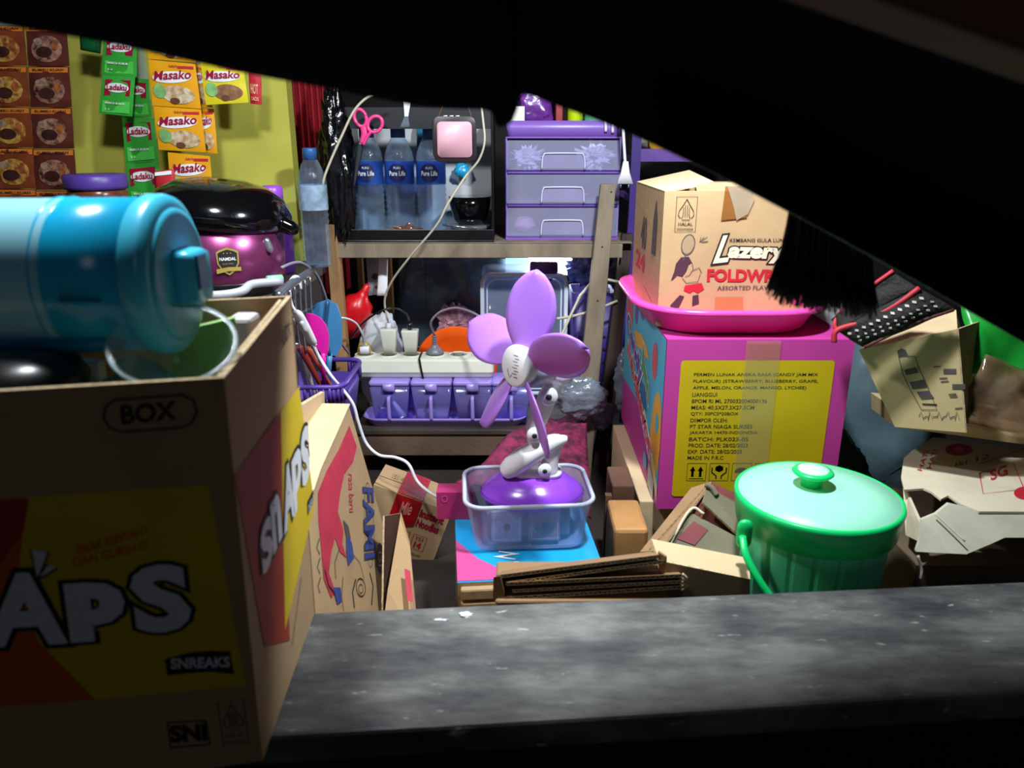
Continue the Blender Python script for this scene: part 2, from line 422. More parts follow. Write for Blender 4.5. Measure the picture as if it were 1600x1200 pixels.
# ================================================================== black tarpaulin over the opening
tarp_m = mat('black tarpaulin', '#282a31', .45, var=.4, scale=14, bump=.8, bscale=420, spec=.5)
EDGE = [(-420,-60,.45),(-200,-5,.45),(0,36,.45),(180,68,.455),(370,110,.46),(520,138,.465),(640,162,.47),(705,168,.475),(765,172,.478),(778,196,.48),(797,190,.482),(806,172,.485),(818,146,.49),(880,167,.495),(960,197,.505),(1100,262,.525),(1250,340,.55),(1430,438,.58),(1600,535,.61),(1800,650,.65),(2000,760,.69)]
E3 = [at(*e) for e in EDGE]; EC = catmull(E3, 6); NE = len(EC) - 1
ST = [noise.noise(Vector((i * .35, 2.2, 0))) for i in range(NE + 1)]
def tarp_pt(a, b):
    i = int(round(a * NE)); e = EC[i]
    k = min(1, max(0, (e.x + .32) / .25)); k = k * k * (3 - 2 * k)
    ty = max(.60 + .185 * k, e.y + .06); zk = 1.36
    if b < .5:
        t = b / .5; z = e.z + (zk - e.z) * t; y = e.y + (ty - e.y) * t ** 1.15
    else:
        t = (b - .5) / .5; z = zk + .62 * t; y = ty
    fold = .014 * math.sin(a * 22 + b * 3.5 + 2 * noise.noise(Vector((a * 4, b * 2, 0)))) * min(1, b * 2.2)
    fold += .010 * noise.noise(Vector((a * 16, b * 9, 1.3))) * min(1, b * 4) + .004 * noise.noise(Vector((a * 50, b * 30, 4))) * min(1, b * 6)
    return Vector((e.x * (1 + .10 * b), y + fold - .01 * min(1, b * 4), z))
MB().grid(tarp_pt, NE, 34, tarp_m).build('tarpaulin', label='large black tarpaulin hanging across the top of the stall opening', cat='tarpaulin', solid=.0015)
# black fringe hanging from the tarp before the candy carton
mb = MB(); fr_m = mat('black fringe fibre', '#3a4343', .5, var=.4, scale=60)
for i in range(950):
    t = random.random(); x0 = 1242 + 105 * t; x1 = 1203 + 165 * t + random.uniform(-9, 9); Y = .64 + random.uniform(-.012, .012)
    if t > .8: x0 += 10
    y0 = 322 + 55 * t; y1 = 452 + 34 * t ** .6 + random.uniform(-18, 16)
    if random.random() < .25: y1 -= random.uniform(0, 22)
    p0 = at(x0, y0 - 40, Y - .02); p1 = at((x0 * .55 + x1 * .45), (y0 + y1) / 2, Y); p2 = at(x1, y1, Y + .004)
    mb.tube([p0, p1, p2], [.0009, .0009, .0004], fr_m, 4, 3)
mb.build('fringe', label='black ragged fringe hanging below the tarpaulin in front of the candy carton', cat='fringe')
# brownish beam in the upper right corner
mb = MB(); a = at(1335, -12, .36); b = at(1640, 96, .36); d = (b - a).normalized(); n = Vector((0, 0, 1)) - d * d.z; n.normalize()
a -= d * .02; b += d * .25
mb.hexa([a, b, b + Vector((0, .05, 0)), a + Vector((0, .05, 0))], [a + n * .12, b + n * .12, b + n * .12 + Vector((0, .05, 0)), a + n * .12 + Vector((0, .05, 0))], mat('reddish brown wood', '#6d3f2a', .7, var=.15))
mb.build('beam', label='dim reddish brown beam in the upper right corner above the tarpaulin', cat='beam', bevel=.003)

# ================================================================== snack carton at the left front
TFR = at(350, 590, .514); TBR = at(455, 462, .727); BFR = at(410, 1186, .514); BBR = at(493, 958, .727)
BFR.z = BBR.z = .7515
dv = Vector((-.42 * math.cos(R(12)), -.42 * math.sin(R(12)), 0))
TFL, BFL = TFR + dv, BFR + dv; dvb = Vector((-.40 * math.cos(R(14)), -.40 * math.sin(R(14)), 0)); TBL, BBL = TBR + dvb, BBR + dvb
crt = thing('snack_carton', 'large kraft snack carton with white letters on yellow, standing open on the plank', 'carton', (BFR + BBL) / 2)
FRf = Frame(BFL, BFR - BFL, TFL - BFL); RTf = Frame(BFR, BBR - BFR, TFR - BFR)
mb = MB(); n = FRf.n
mb.slab([TFL, TFR, BFR, BFL], .004, kraft, flute, n=FRf.n)
mb.slab([TFR, TBR, BBR, BFR], .004, kraft, flute, n=RTf.n)
mb.slab([TBL, TBR, BBR, BBL], -.004, kraft, flute)
lw_ = Vector((0, 0, .03)); mb.slab([TFL - lw_, TBL - lw_, BBL, BFL], .004, kraft, flute, n=-RTf.n)
mb.slab([BFL, BFR, BBR, BBL], .004, kraft, flute, n=Vector((0, 0, -1)))
q = FRf.q
def F_(*p): return [q(*x) for x in p]
mb.poly(FRf, F_((-120, 790), (50, 776), (100, 940), (150, 1060), (150, 1092), (-120, 1112)), oran, .0006)
mb.poly(FRf, F_((-120, 790), (46, 778), (38, 830), (0, 880), (-120, 900)), red_i, .0010)
mb.poly(FRf, F_((42, 776), (326, 757), (384, 1070), (150, 1092), (60, 1000), (30, 900)), yel_p, .0009)
mb.text(FRf, 'BOX', (190, 663), (277, 655), (188, 632), ink, off=.03)
mb.stroke(FRf, [q(x, y) for x, y in [(180, 624), (285, 616), (302, 624), (308, 642), (300, 660), (285, 667), (190, 674), (172, 668), (162, 652), (166, 634)]], .0016, ink, closed=True)
mb.text(FRf, 'A', (-22, 1010), (108, 1003), (-30, 895), white_i, .0014, .04, out=ink, outw=.05)
mb.text(FRf, 'p', (112, 1002), (202, 995), (100, 910), white_i, .0016, .07, out=ink, outw=.05)
mb.text(FRf, 'S', (215, 990), (303, 980), (200, 884), white_i, .0018, .045, out=ink, outw=.04)
for P_ in ([(50, 855), (78, 860), (60, 903)], [(92, 884), (66, 900), (58, 904), (76, 878)]):
    mb.poly(FRf, F_(*P_), white_i, .0024); mb.stroke(FRf, F_(*P_), .0016, ink, .003, closed=True)
mb.text(FRf, 'ENAK RENYAH !', (122, 866), (232, 834), (120, 850), oran, .0016, .03)
mb.text(FRf, 'DAN GURIH IT', (116, 886), (234, 856), (114, 871), oran, .0016, .03)
mb.poly(FRf, F_((258, 1028), (290, 1019), (325, 1015), (360, 1016), (366, 1052), (330, 1048), (295, 1050), (262, 1054)), ink, .0014)
mb.text(FRf, 'SNREAKS', (268, 1043), (360, 1040), (267, 1026), white_i, .002, .03)
mb.text(FRf, 'SNI', (268, 1160), (325, 1156), (264, 1132), ink, .0012, .05); mb.stroke(FRf, F_((262, 1128), (322, 1125), (328, 1162), (267, 1167)), .0018, ink, closed=True)
a = q(342, 1166); b_ = q(376, 1092); halal(mb, FRf, a[0] + .004, a[1], b_[0] + .002, b_[1], inkg, .0010)
# right side of the carton
q2 = RTf.q
def G_(*p): return [q2(*x) for x in p]
H_ = (TFR - BFR).length
mb.poly(RTf, G_((366, 742), (440, 640), (452, 1000), (412, 1010)), redbrown, .0006)
mb.poly(RTf, G_((437, 644), (466, 604), (490, 790), (444, 985)), yel_p, .0009)
# letters climb along the panel
def climb(t, bl, br, tl, **k): mb.text(RTf, t, bl, br, tl, white_i, .0014, .05, out=ink, outw=.05, **k)
climb('S', (408, 905), (424, 868), (402, 832)); climb('n', (424, 868), (438, 838), (418, 790)); climb('A', (441, 838), (458, 800), (437, 742))
climb('p', (456, 810), (470, 772), (452, 722)); climb('S', (470, 768), (482, 742), (466, 680))
mb.poly(RTf, G_((478, 785), (488, 764), (488, 786), (479, 806)), ink, .0012)
mb.text(RTf, 'SNREAKS', (480, 802), (488, 784), (479, 790), white_i, .0018)
mb.stroke(RTf, G_((470, 900), (462, 960), (455, 1010)), .0016, inkg); mb.text(RTf, 'BOX', (441, 540), (452, 522), (440, 515), ink, .001, .02)
mb.stroke(RTf, G_((438, 546), (453, 522), (455, 505), (440, 512)), .0009, ink, closed=True)
mb.build('box_body', crt)
mb = MB(); nn = RTf.n
mb.slab([TFR - nn * .006 + Vector((0, .01, -.002)), TBR - nn * .006 + Vector((0, -.01, -.002)), TBR - nn * .016 + Vector((0, -.02, -.10)), TFR - nn * .016 + Vector((0, .02, -.10))], .003, kraft, flute)
mb.build('inner_flap', crt)

# blue pitcher lying across the carton
blue_t = mat('cyan pitcher plastic', '#22c4f4', .2, var=.1, scale=5, alpha=.9, trans=.25, col2='#12aee0')
blue_l = mat('pale cyan lid plastic', '#4fd6fb', .3, var=.05, trans=.25)
blue_d = mat('deep cyan plastic', '#0a7fae', .3, var=.06)
blue_w = mat('frosted pale cyan plastic', '#9fe4f6', .22, var=.12, scale=6, alpha=.84)
pc = at(249, 418, .61); pc = Vector((pc.x, .612, 1.143))
pit = thing('pitcher', 'cyan plastic pitcher lying on its side across the open snack carton', 'pitcher', pc - Vector((0, 0, .066)))
Mx = place(pc, rz=R(1)) @ Matrix.Rotation(R(90), 4, 'Y') @ Matrix.Diagonal((.95, .95, 1, 1))      # local z -> world +x
mb = MB(Mx); mb.lathe([(.0600, -.46), (.0625, -.30), (.0635, -.062)], blue_w, 56, cap0=True, cap1=False); mb.lathe([(.0636, -.063), (.0640, .0)], blue_t, 56, cap0=False)
for zz in (-.062, -.070): mb.lathe([(.0634, zz - .001), (.0648, zz), (.0634, zz + .001)], blue_t, 56, cap0=False, cap1=False)
mb.box((-.002, -.0635, -.05), (.010, -.062, -.02), blue_d)
mb.build('body', pit)
mb = MB(Mx); mb.lathe([(.0645, -.006), (.0665, -.003), (.0668, .006), (.065, .011), (.058, .014)], blue_l, 56, cap0=False, cap1=True)
mb.lathe([(.056, .012), (.055, .016), (.05, .017)], blue_l, 48, cap0=False, cap1=True)
mb.build('lid', pit)
mb = MB(Mx); mb.loft([[(x * k, y * k, z) for x, y in rrect(-.022, -.020, .026, .022, .007)] for z, k in ((.015, 1), (.027, .96), (.033, .86))], blue_l)
mb.box((-.018, -.014, .0325), (.010, .004, .0355), blue_d); mb.build('pour_flap', pit)
mb = MB(); h0 = at(-60, 536, .572); h1 = at(166, 532, .572)
mb.tube([h0 + Vector((-.12, 0, 0)), h0, h1, h1 + Vector((.006, .006, .012)), h1 + Vector((.010, .018, .03))], .0085, blue_d, 12)
mb.build('handle', pit)

# things inside the snack carton
clr_b = mat('clear bowl plastic', '#d4e6ea', .08, var=0, alpha=.10, spec=1)
bc = at(272, 541, .550)
Mb = place(bc, rz=R(6), rx=R(27)) @ Matrix.Rotation(R(6), 4, 'Y')
mb = MB(Mb); mb.lathe([(.020, -.042), (.026, -.041), (.037, -.018), (.0425, .0), (.0445, .002), (.0445, .0035), (.042, .003)], clr_b, 48, cap1=False); mb.lathe([(.0437, .0022), (.0452, .0022), (.0452, .0038), (.0437, .0038)], mat('bowl rim plastic', '#cfe4e8', .15, alpha=.6), 48, cap0=False, cap1=False)
mb.build('clear_bowl', label='clear plastic bowl tilted in the snack carton under the pitcher lid', cat='bowl')
green_m = mat('lime green plastic', '#6cc82e', .45, var=.12, scale=12)
g1, g2, g3, g4 = at(262, 522, .66), at(366, 497, .672), at(367, 610, .664), at(225, 660, .65)
mb = MB(); g4b = Vector((g1.x, g1.y, .80)); g3b = Vector((g2.x, g2.y, .80)); mb.slab([g1, g2, g3b, g4b], .010, green_m, mat('pale green edge', '#b7dc8a', .5))
mb.build('green_folder', label='lime green folder standing in the snack carton behind the clear bowl', cat='folder', bevel=.001)
mb = MB(); c = at(383, 515, .69); mb.box((c.x - .012, .675, .79), (c.x + .011, .705, at(383, 492, .69).z), whitep)
mb.build('white_box', label='small white box standing in the right back corner of the snack carton', cat='box', bevel=.004)
mb = MB(); c = at(10, 600, .52); mb.lathe([(.03, 0), (.046, .30), (.052, .318), (.046, .330), (.026, .338), (.001, .34)], blackp, 40, M=place((c.x - .012, .545, .758)))
mb.build('black_jar', label='black rounded container in the left front of the snack carton', cat='container')
mb = MB(); c = at(40, 560, .64); mb.blob((c.x - .03, .632, .92), .075, .03, .145, mat('magenta bag film', '#8e1a5e', .35, var=.3, bump=.4), .2, 8, 4, 26)
mb.build('magenta_bag', label='dark magenta bag stuffed in the snack carton beneath the pitcher', cat='bag')
mb = MB(); a, b = at(78, 560, .60), at(152, 566, .60)
mb.slab([a, b, Vector((b.x, .575, .80)), Vector((a.x, .575, .80))], .012, mat('pale card paper', '#c5ced4', .7, var=.08))
mb.poly(Patch(a, b, Vector((b.x, .575, .80)), Vector((a.x, .575, .80))), [(.4, .86), (.8, .80), (.95, .7), (.4, .7)], mat('slate print', '#5c7f98', .6))
mb.build('white_packet', label='pale packet standing in the snack carton under the pitcher', cat='packet')
mb = MB(); a, b = at(118, 590, .545), at(255, 575, .56)
mb.blob(((a.x+b.x)/2, .585, 1.0), .05, .022, .082, mat('teal film bag', '#5fa9ab', .2, var=.2, alpha=.45, bump=.3), .15, 6, 9, 24)
mb.build('teal_film_bag', label='thin teal film bag inside the snack carton under the clear bowl', cat='bag')
# ================================================================== left rear table and what stands on it
TZ = 1.0
mb = MB(); mb.box((-1.55, 1.16, TZ - .025), (-.462, 1.60, TZ), dkwood)
for x in (-1.5, -.49):
    for y in (1.19, 1.57): mb.box((x - .02, y - .02, FZ), (x + .02, y + .02, TZ - .025), dkwood)
tt = thing('side_table', 'dark wooden side table under the cooking pot', 'table', (-1.0, 1.38, FZ))
mb2 = MB(); mb2.box((-1.55, 1.16, TZ - .025), (-.388, 1.60, TZ), dkwood); mb2.build('table_top', tt, bevel=.003)
MB().box((-.400, 1.34, FZ), (-.392, 1.55, TZ - .025), mat('black side board', '#1c1715', .8, var=.2)).build('side_board', tt)
for x in (-1.5, -.415):
    for y in (1.19, 1.57): MB().box((x - .02, y - .02, FZ), (x + .02, y + .02, TZ - .025), dkwood).build('leg', tt)
# pot
pb = Vector((-.478, 1.285, TZ))
pot = thing('rice_cooker', 'round purple metallic cooking pot with domed black lid beside the blue pitcher', 'pot', pb)
plum = mat('plum metal', '#a0497f', .28, metal=.75, var=.05)
Mt = place(pb)
MB(Mt).lathe([(.085, .016), (.092, .02), (.096, .05), (.097, .12)], plum, 56).build('pot_body', pot)
MB(Mt).lathe([(.086, 0), (.093, .006), (.094, .022), (.090, .03)], blackp, 56).build('pot_base', pot)
Ml = place(pb + Vector((0, 0, .121)), ry=R(7))
mb = MB(Ml); mb.lathe([(.098, -.012), (.108, -.004), (.1125, .006), (.111, .016), (.098, .036), (.072, .052), (.04, .060), (.001, .062)], blackg, 64)
mb.build('lid', pot)
mb = MB(Ml); mb.limb([(-.112, -.012, .012), (-.122, -.008, .012)], [.011, .010], blackg); mb.build('lid_lug', pot); mb = MB(Ml); mb.limb([(.104, -.02, .004), (.120, -.016, -.002)], [.014, .012], blackg); mb.build('lid_lug', pot)
mb = MB(Mt); mb.limb([(.085, -.045, .088), (.089, -.045, .075)], [.006, .006], mat('steel', '#b9bcc4', .25, metal=.8)); mb.build('latch', pot)
Sb = at(382, 405, pb.y - .09); 
th0 = math.atan2(-1, .28)
class Cyl:
    def __init__(s, c, r, a0): s.c = Vector(c); s.r = r; s.a0 = a0
    def p(s, a, b, l=0):
        t = s.a0 + a / s.r; return s.c + Vector(((s.r + l) * math.cos(t), (s.r + l) * math.sin(t), b))
cy = Cyl((pb.x, pb.y, at(380, 408, pb.y - .09).z), .0972, R(-68))
mb = MB(); gold = mat('gold print', '#c9b25a', .35, metal=.4, var=.05)
sh = [(0, .021), (.012, .017), (.0165, .014), (.016, -.004), (.009, -.016), (0, -.022), (-.009, -.016), (-.016, -.004), (-.0165, .014), (-.012, .017)]
mb.fan(cy, sh, gold, .0006); mb.fan(cy, [(x * .86, y * .86) for x, y in sh], ink, .001)
mb.text(cy, 'NAMDAL', (-.012, .001), (.012, .001), (-.012, .006), white_i, .0015, .02, px=False); mb.text(cy, 'ELECTRIC', (-.008, -.005), (.008, -.005), (-.008, -.003), gold, .0015, px=False)
mb.poly(cy, [(-.018, -.012), (0, -.009), (.018, -.010), (.018, -.016), (0, -.0155), (-.018, -.019)], gold, .0018)
for i in range(3): mb.poly(cy, [(-.005 + i * .005 + .0012 * math.cos(k * 2.51 + 1.57), .0125 + .0012 * math.sin(k * 2.51 + 1.57)) for k in range(5)], gold, .0016)
mb.build('badge', pot, label='black shield badge with gold ribbon')
# purple lidded jar
jc = at(150, 285, 1.44); jar = thing('candy_jar', 'jar with a purple screw lid behind the blue pitcher', 'jar', (jc.x, 1.44, TZ)); zt = at(150, 279, 1.40).z
mb = MB(place((jc.x, 1.44, TZ))); mb.lathe([(.045, 0), (.05, .01), (.05, zt - TZ - .03), (.046, zt - TZ - .012)], mat('brown snack jar', '#7a4530', .25, var=.4, scale=60, alpha=.8), 40); mb.build('jar_body', jar)
mb = MB(place((jc.x, 1.44, zt - .014))); mb.lathe([(.052, -.006), (.0535, 0), (.0535, .016), (.05, .02)], purpd, 40); mb.build('jar_lid', jar)
# purple bottle
c = at(436, 330, 1.40); bt = thing('drinking_bottle', 'purple translucent drinking bottle standing behind the cooking pot', 'bottle', (-.492 + .0, 1.42, TZ))
bx = at(441, 330, 1.45).x; bt.location = (bx - .016, 1.45, TZ); z1 = at(432, 290, 1.45).z
mb = MB(place(bt.location)); mb.lathe([(.028, 0), (.031, .006), (.031, z1 - TZ - .06), (.022, z1 - TZ - .032), (.019, z1 - TZ - .028)], mat('purple bottle film', '#5b2a86', .15, var=.1, alpha=.6, spec=1), 32); mb.build('bottle_body', bt)
mb = MB(place(Vector(bt.location) + Vector((0, 0, z1 - TZ - .03)))); mb.lathe([(.0195, 0), (.0195, .026), (.016, .03)], mat('violet cap', '#a04fd2', .35, var=.03), 28); mb.build('cap', bt)
# small water bottle with crumpled body
def water_bottle(label, x, y, z, h, r, lab, group=None, capm=capb, txt=True, rx=0):
    t = thing('water_bottle', label, 'bottle', (x, y, z), group); M = place((x, y, z), rx=rx)
    pr = [(r * .82, 0), (r * .97, .004)]; k = 16
    for i in range(k + 1):
        zz = .012 + (h * .47 - .012) * i / k; pr.append((r * (1 if i % 2 else .92), zz))
    pr += [(r * .97, h * .48), (r * .97, h * .70), (r * .98, h * .72), (r * .9, h * .78), (r * .66, h * .86), (r * .45, h * .91), (r * .42, h * .93)]
    MB(M).lathe(pr, bottlem, 32).build('bottle_body', t)
    MB(M).lathe([(r * .99, h * .49), (r * .995, h * .5), (r * .995, h * .69), (r * .99, h * .7)], lab, 32, cap0=False, cap1=False).build('label_band', t)
    MB(M).lathe([(r * .49, h * .905), (r * .49, h * .985), (r * .45, h)], capm, 24).build('cap', t)
    if txt:
        c2 = Cyl((x, y, z + h * .595), r, R(-92)); mb = MB()
        mb.fan(c2, ell(0, 0, r * .62, h * .085), mat('navy print', '#16245c', .4, var=.05), .0006)
        mb.text(c2, 'PURE', (-r * .2, h * .035), (r * .25, h * .035), (-r * .2, h * .055), white_i, .0012, px=False)
        mb.text(c2, 'Pure Life', (-r * .52, -h * .025), (r * .55, -h * .025), (-r * .52, h * .02), white_i, .0012, .02, px=False)
        mb.build('logo', t)
    return t
labl = mat('pale label film', '#9fb6cc', .3, var=.35, scale=50, alpha=.85)
lab_b = mat('blue label film', '#2c58b0', .25, var=.5, scale=30, alpha=.62)
wx = at(484, 320, 1.50).x
water_bottle('crumpled clear water bottle with pale label standing behind the purple bottle', wx, 1.53, TZ, at(480, 231, 1.53).z - TZ, .028, labl, txt=False)
# chrome dish rack rail and grey handle
chrome = mat('brushed chrome', '#b4b8c0', .25, metal=.85, var=.1)
rk = thing('dish_rack', 'chrome dish rack rail with pale plastic ends behind the snack carton', 'rack', (-.36, 1.2, .78))
mb = MB(); mb.tube([at(432, 462, 1.08), at(450, 447, 1.14), at(486, 424, 1.30)], .0065, chrome, 12); mb.build('rail', rk)
mb = MB(); mb.tube([at(300, 462, .99), at(345, 461, 1.0), at(378, 455, 1.02), at(395, 444, 1.04), at(440, 440, 1.07)], .006, mat('pale grey plastic', '#a9aab2', .4), 12); mb.build('grip', rk)
mb = MB(); mb.tube([at(418, 438, 1.06), at(440, 436, 1.075)], .0065, mat('mint plastic', '#8fd0a8', .4), 12); mb.build('end_cap', rk)
mb = MB()
for k in range(5):
    x = 452 + k * 8; mb.tube([at(x, 452 - k * 5, 1.14 + .03 * k), at(x + 3, 500 - k * 3, 1.14 + .03 * k), at(x + 10, 552, 1.15 + .03 * k)], .0018, chrome, 6)
mb.tube([at(448, 500, 1.14), at(492, 478, 1.3)], .0018, chrome, 6); mb.build('wire_side', rk)
# ================================================================== sachet strips on the yellow wall
brn = mat('brown sachet film', '#7b3a20', .35, var=.35, scale=30); brn2 = mat('dark sachet film', '#5e2a22', .35, var=.35, scale=30)
orn = mat('orange sachet print', '#d87a2a', .4, var=.15); food = mat('food print', '#b08068', .5, var=.7, scale=110, col2='#3a1a14'); food2 = mat('yellow food print', '#caa04a', .5, var=.6, scale=120, col2='#7a3014')
msk = mat('amber sachet film', '#eba51c', .3, var=.08); msk2 = mat('lemon sachet film', '#e4d428', .3, var=.08)
grn = mat('green sachet film', '#3aa63c', .3, var=.12); grn2 = mat('bright green print', '#56d052', .3, var=.1); crim = mat('crimson print', '#9e1436', .35, var=.08)
chick = mat('chicken print', '#e2d6b8', .5, var=.4, scale=90, col2='#b07a3a')
def sachet(strip, tl, tr, br, bl, Y, kind, seed):
    P_ = Patch(at(*tl, Y), at(*tr, Y), at(*br, Y), at(*bl, Y), .004, .002, seed); mb = MB()
    base = {'brown': brn, 'dark': brn2, 'masako': msk, 'lemon': msk2, 'green': grn, 'red': red_i}[kind]
    mb.grid(lambda u, v: P_.p(u, v), 8, 8, base); mb.grid(lambda u, v: P_.p(u, v, -2 * P_.b * math.sin(math.pi * u) * math.sin(math.pi * v) - .0006), 6, 6, base)
    T = lambda s, x0, y0, x1, h, m, sh=0, off=.02, dy=0, **k: mb.text(P_, s, (x0, y0), (x1, y0 + dy), (x0 + .0, y0 + h), m, .0030, off, sh, px=False, **k)
    if kind in ('brown', 'dark'):
        mb.poly(P_, [(.02, .86), (.98, .86), (.98, .985), (.02, .985)], orn, .0012)
        T('BUMBU KUAH', .12, .895, .88, .06, ink)
        mb.fan(P_, ell(.5, .42, .38, .33, rot=.1), food if kind == 'dark' else food2, .0010); mb.fan(P_, ell(.45, .34, .2, .14), mat('soup print', '#3c1c18', .5, var=.3, scale=80), .0014)
        mb.fan(P_, ell(.3, .6, .12, .09), mat('cream food print', '#9a8068', .5, var=.5, scale=130), .0016); mb.fan(P_, ell(.72, .5, .08, .13), mat('rust food print', '#9a5428', .5, var=.5, scale=120), .0016)
    elif kind in ('masako', 'lemon'):
        T('SAPI', .44, .88, .62, .05, red_i); mb.poly(P_, [(.62, .86), (.96, .88), (.96, .94), (.62, .92)], red_i, .0014)
        mb.fan(P_, ell(.48, .66, .42, .13, rot=.12), white_i, .0014)
        mb.text(P_, 'Masako', (.10, .56), (.90, .66), (.10, .76), crim, .0030, .02, .2, px=False)
        mb.fan(P_, ell(.58, .28, .34, .2), chick if kind == 'masako' else mat('meat print', '#9a6a48', .6, var=.4, scale=80), .0014)
        mb.fan(P_, ell(.2, .34, .14, .16), mat('leaf print', '#8fc67a', .5, var=.3, scale=60), .0018); mb.fan(P_, ell(.5, .14, .1, .07), mat('spice print', '#6a4024', .6, var=.4), .002)
    elif kind == 'green':
        mb.poly(P_, [(.12, .48), (.9, .50), (.9, .90), (.12, .88)], crim, .0014); mb.fan(P_, ell(.51, .69, .36, .12), white_i, .0018)
        T('Ladaku', .2, .62, .82, .15, crim, 0, .03, .01); mb.poly(P_, [(.1, .05), (.92, .06), (.92, .36), (.1, .35)], grn2, .0012)
        T('MERICA BUBUK', .2, .27, .8, .05, white_i); T('2 g', .2, .1, .36, .06, white_i)
    else:
        T('HOT', .2, .3, .8, .3, mat('peach print', '#f0b49a', .4)); T('SAOS', .2, .1, .8, .12, mat('peach print', '#f0b49a', .4))
    mb.build('sachet', strip)
def strip(label, Y, kinds, rows, name='sachet_strip'):
    """rows: list of (tl, tr, br, bl)"""
    c = at(*rows[-1][3], Y); t = thing(name, label, 'sachets', (c.x, Y, c.z))
    for i, r in enumerate(rows): sachet(t, *r, Y, kinds[i % len(kinds)], i * 3.1 + c.x * 10)
    # hanging tape behind the sachets up to the roof
    a = at(*rows[0][0], Y + .002); b = at(*rows[0][1], Y + .002)
    MB().slab([Vector((a.x+.01, Y+.004, 1.75)), Vector((b.x-.01, Y+.004, 1.75)), b, a + Vector((.0, 0, 0))], .001, MATS['clear plastic']).build('hanger', t)
    return t
def rowset(x0, x1, y0, h, n, dx, dw=0, sl=0):
    o = []
    for i in range(n):
        a = x0 + dx * i; b = x1 + dx * i; y = y0 + h * i
        o.append(((a, y), (b, y + sl), (b + dx, y + h + sl - 1.5), (a + dx, y + h - 1.5)))
    return o
strip('outermost brown seasoning sachet strip at the left edge of the wall', 1.50, ['brown'], rowset(-28, 37, 40, 64, 5, 5))
strip('dark brown seasoning sachet strip next to the bare yellow wall', 1.50, ['dark'], rowset(40, 104, 40, 64.5, 5, 4))
strip('green pepper sachet strip with two sachets, hanging highest on the yellow wall', 1.50, ['green'], [((163, 52), (215, 56), (213, 120), (158, 116)), ((160, 116), (211, 120), (207, 182), (154, 177))])
strip('longer green pepper sachet strip hanging behind the short one', 1.54, ['green'], [((192, 120), (232, 124), (237, 183), (190, 182)), ((190, 183), (240, 184), (248, 252), (196, 256)), ((196, 256), (248, 253), (252, 322), (203, 322))])
strip('long amber seasoning sachet strip hanging over the cooking pot', 1.48, ['masako'], [((224, 30), (300, 42), (306, 98), (232, 92)), ((232, 93), (305, 100), (314, 170), (238, 165)), ((240, 166), (314, 171), (322, 238), (248, 234)), ((262, 238), (328, 244), (334, 312), (268, 312))])
strip('amber sachet strip hanging half hidden behind the long amber strip', 1.52, ['masako'], [((296, 98), (324, 102), (332, 168), (300, 166)), ((300, 168), (334, 170), (340, 240), (308, 238))])
strip('single lemon yellow seasoning sachet hanging right of the amber strips', 1.49, ['lemon'], [((312, 92), (380, 104), (388, 160), (322, 164))])
strip('small red sauce sachet hanging at the right end of the sachets', 1.52, ['red'], [((388, 108), (408, 112), (409, 164), (391, 162))])
mb = MB(); P_ = Patch(at(124, 46, 1.52), at(160, 50, 1.52), at(157, 84, 1.52), at(126, 78, 1.52), .004); mb.grid(lambda u, v: P_.p(u, v), 6, 6, mat('dark green film', '#155a34', .3))
mb.build('sachet', label='small dark green sachet at the top beside the brown strips', cat='sachet', solid=.001)
mb = MB(); P_ = Patch(at(240, 268, 1.40), at(272, 264, 1.40), at(276, 300, 1.40), at(243, 300, 1.40), .004); mb.grid(lambda u, v: P_.p(u, v), 6, 6, red_i); mb.poly(P_, [(.1, .78), (.9, .78), (.9, .95), (.1, .95)], white_i, .003)
mb.build('sachet', label='small red packet peeping over the pot lid at its left', cat='sachet', solid=.001)
# ================================================================== wooden rack in the middle
RY = 1.60
rack = thing('wooden_rack', 'rough wooden rack with a rail and two shelves in the middle of the stall', 'rack', (-.08, 1.75, FZ))
def board(lo, hi, m, nm, bev=.002): MB().box(lo, hi, m).build(nm, rack, bevel=bev)
xl = at(524, 400, RY).x; 
mb = MB(); a = at(515, 362, RY); b = at(548, 560, RY - .01)
mb.hexa([(xl - .012, RY - .012, FZ), (xl + .018, RY - .012, FZ), (xl + .018, RY + .018, FZ), (xl - .012, RY + .018, FZ)],
        [(xl - .014, RY - .012, 1.075), (xl + .008, RY - .012, 1.075), (xl + .008, RY + .018, 1.075), (xl - .014, RY + .018, 1.075)], tanwood); mb.build('leg', rack, bevel=.001)
xr = .228
board((xl + .006, RY - .010, 1.007), (xr, RY + .010, 1.036), greywood, 'rail')
board((xl, RY - .008, 1.0365), (xr + .02, RY + .33, 1.0385), greywood, 'top_shelf')
board((-.335, RY - .07, .590), (.17, RY - .05, .6395), mat('dark lower board', '#6e5644', .8, var=.3, scale=7, bump=.3), 'lower_rail')
board((-.335, RY - .075, .640), (.17, RY + .30, .652), dkwood, 'lower_shelf')
board((xl + .045, RY + .32, FZ), (xl + .065, RY + .34, 1.036), tanwood, 'leg')
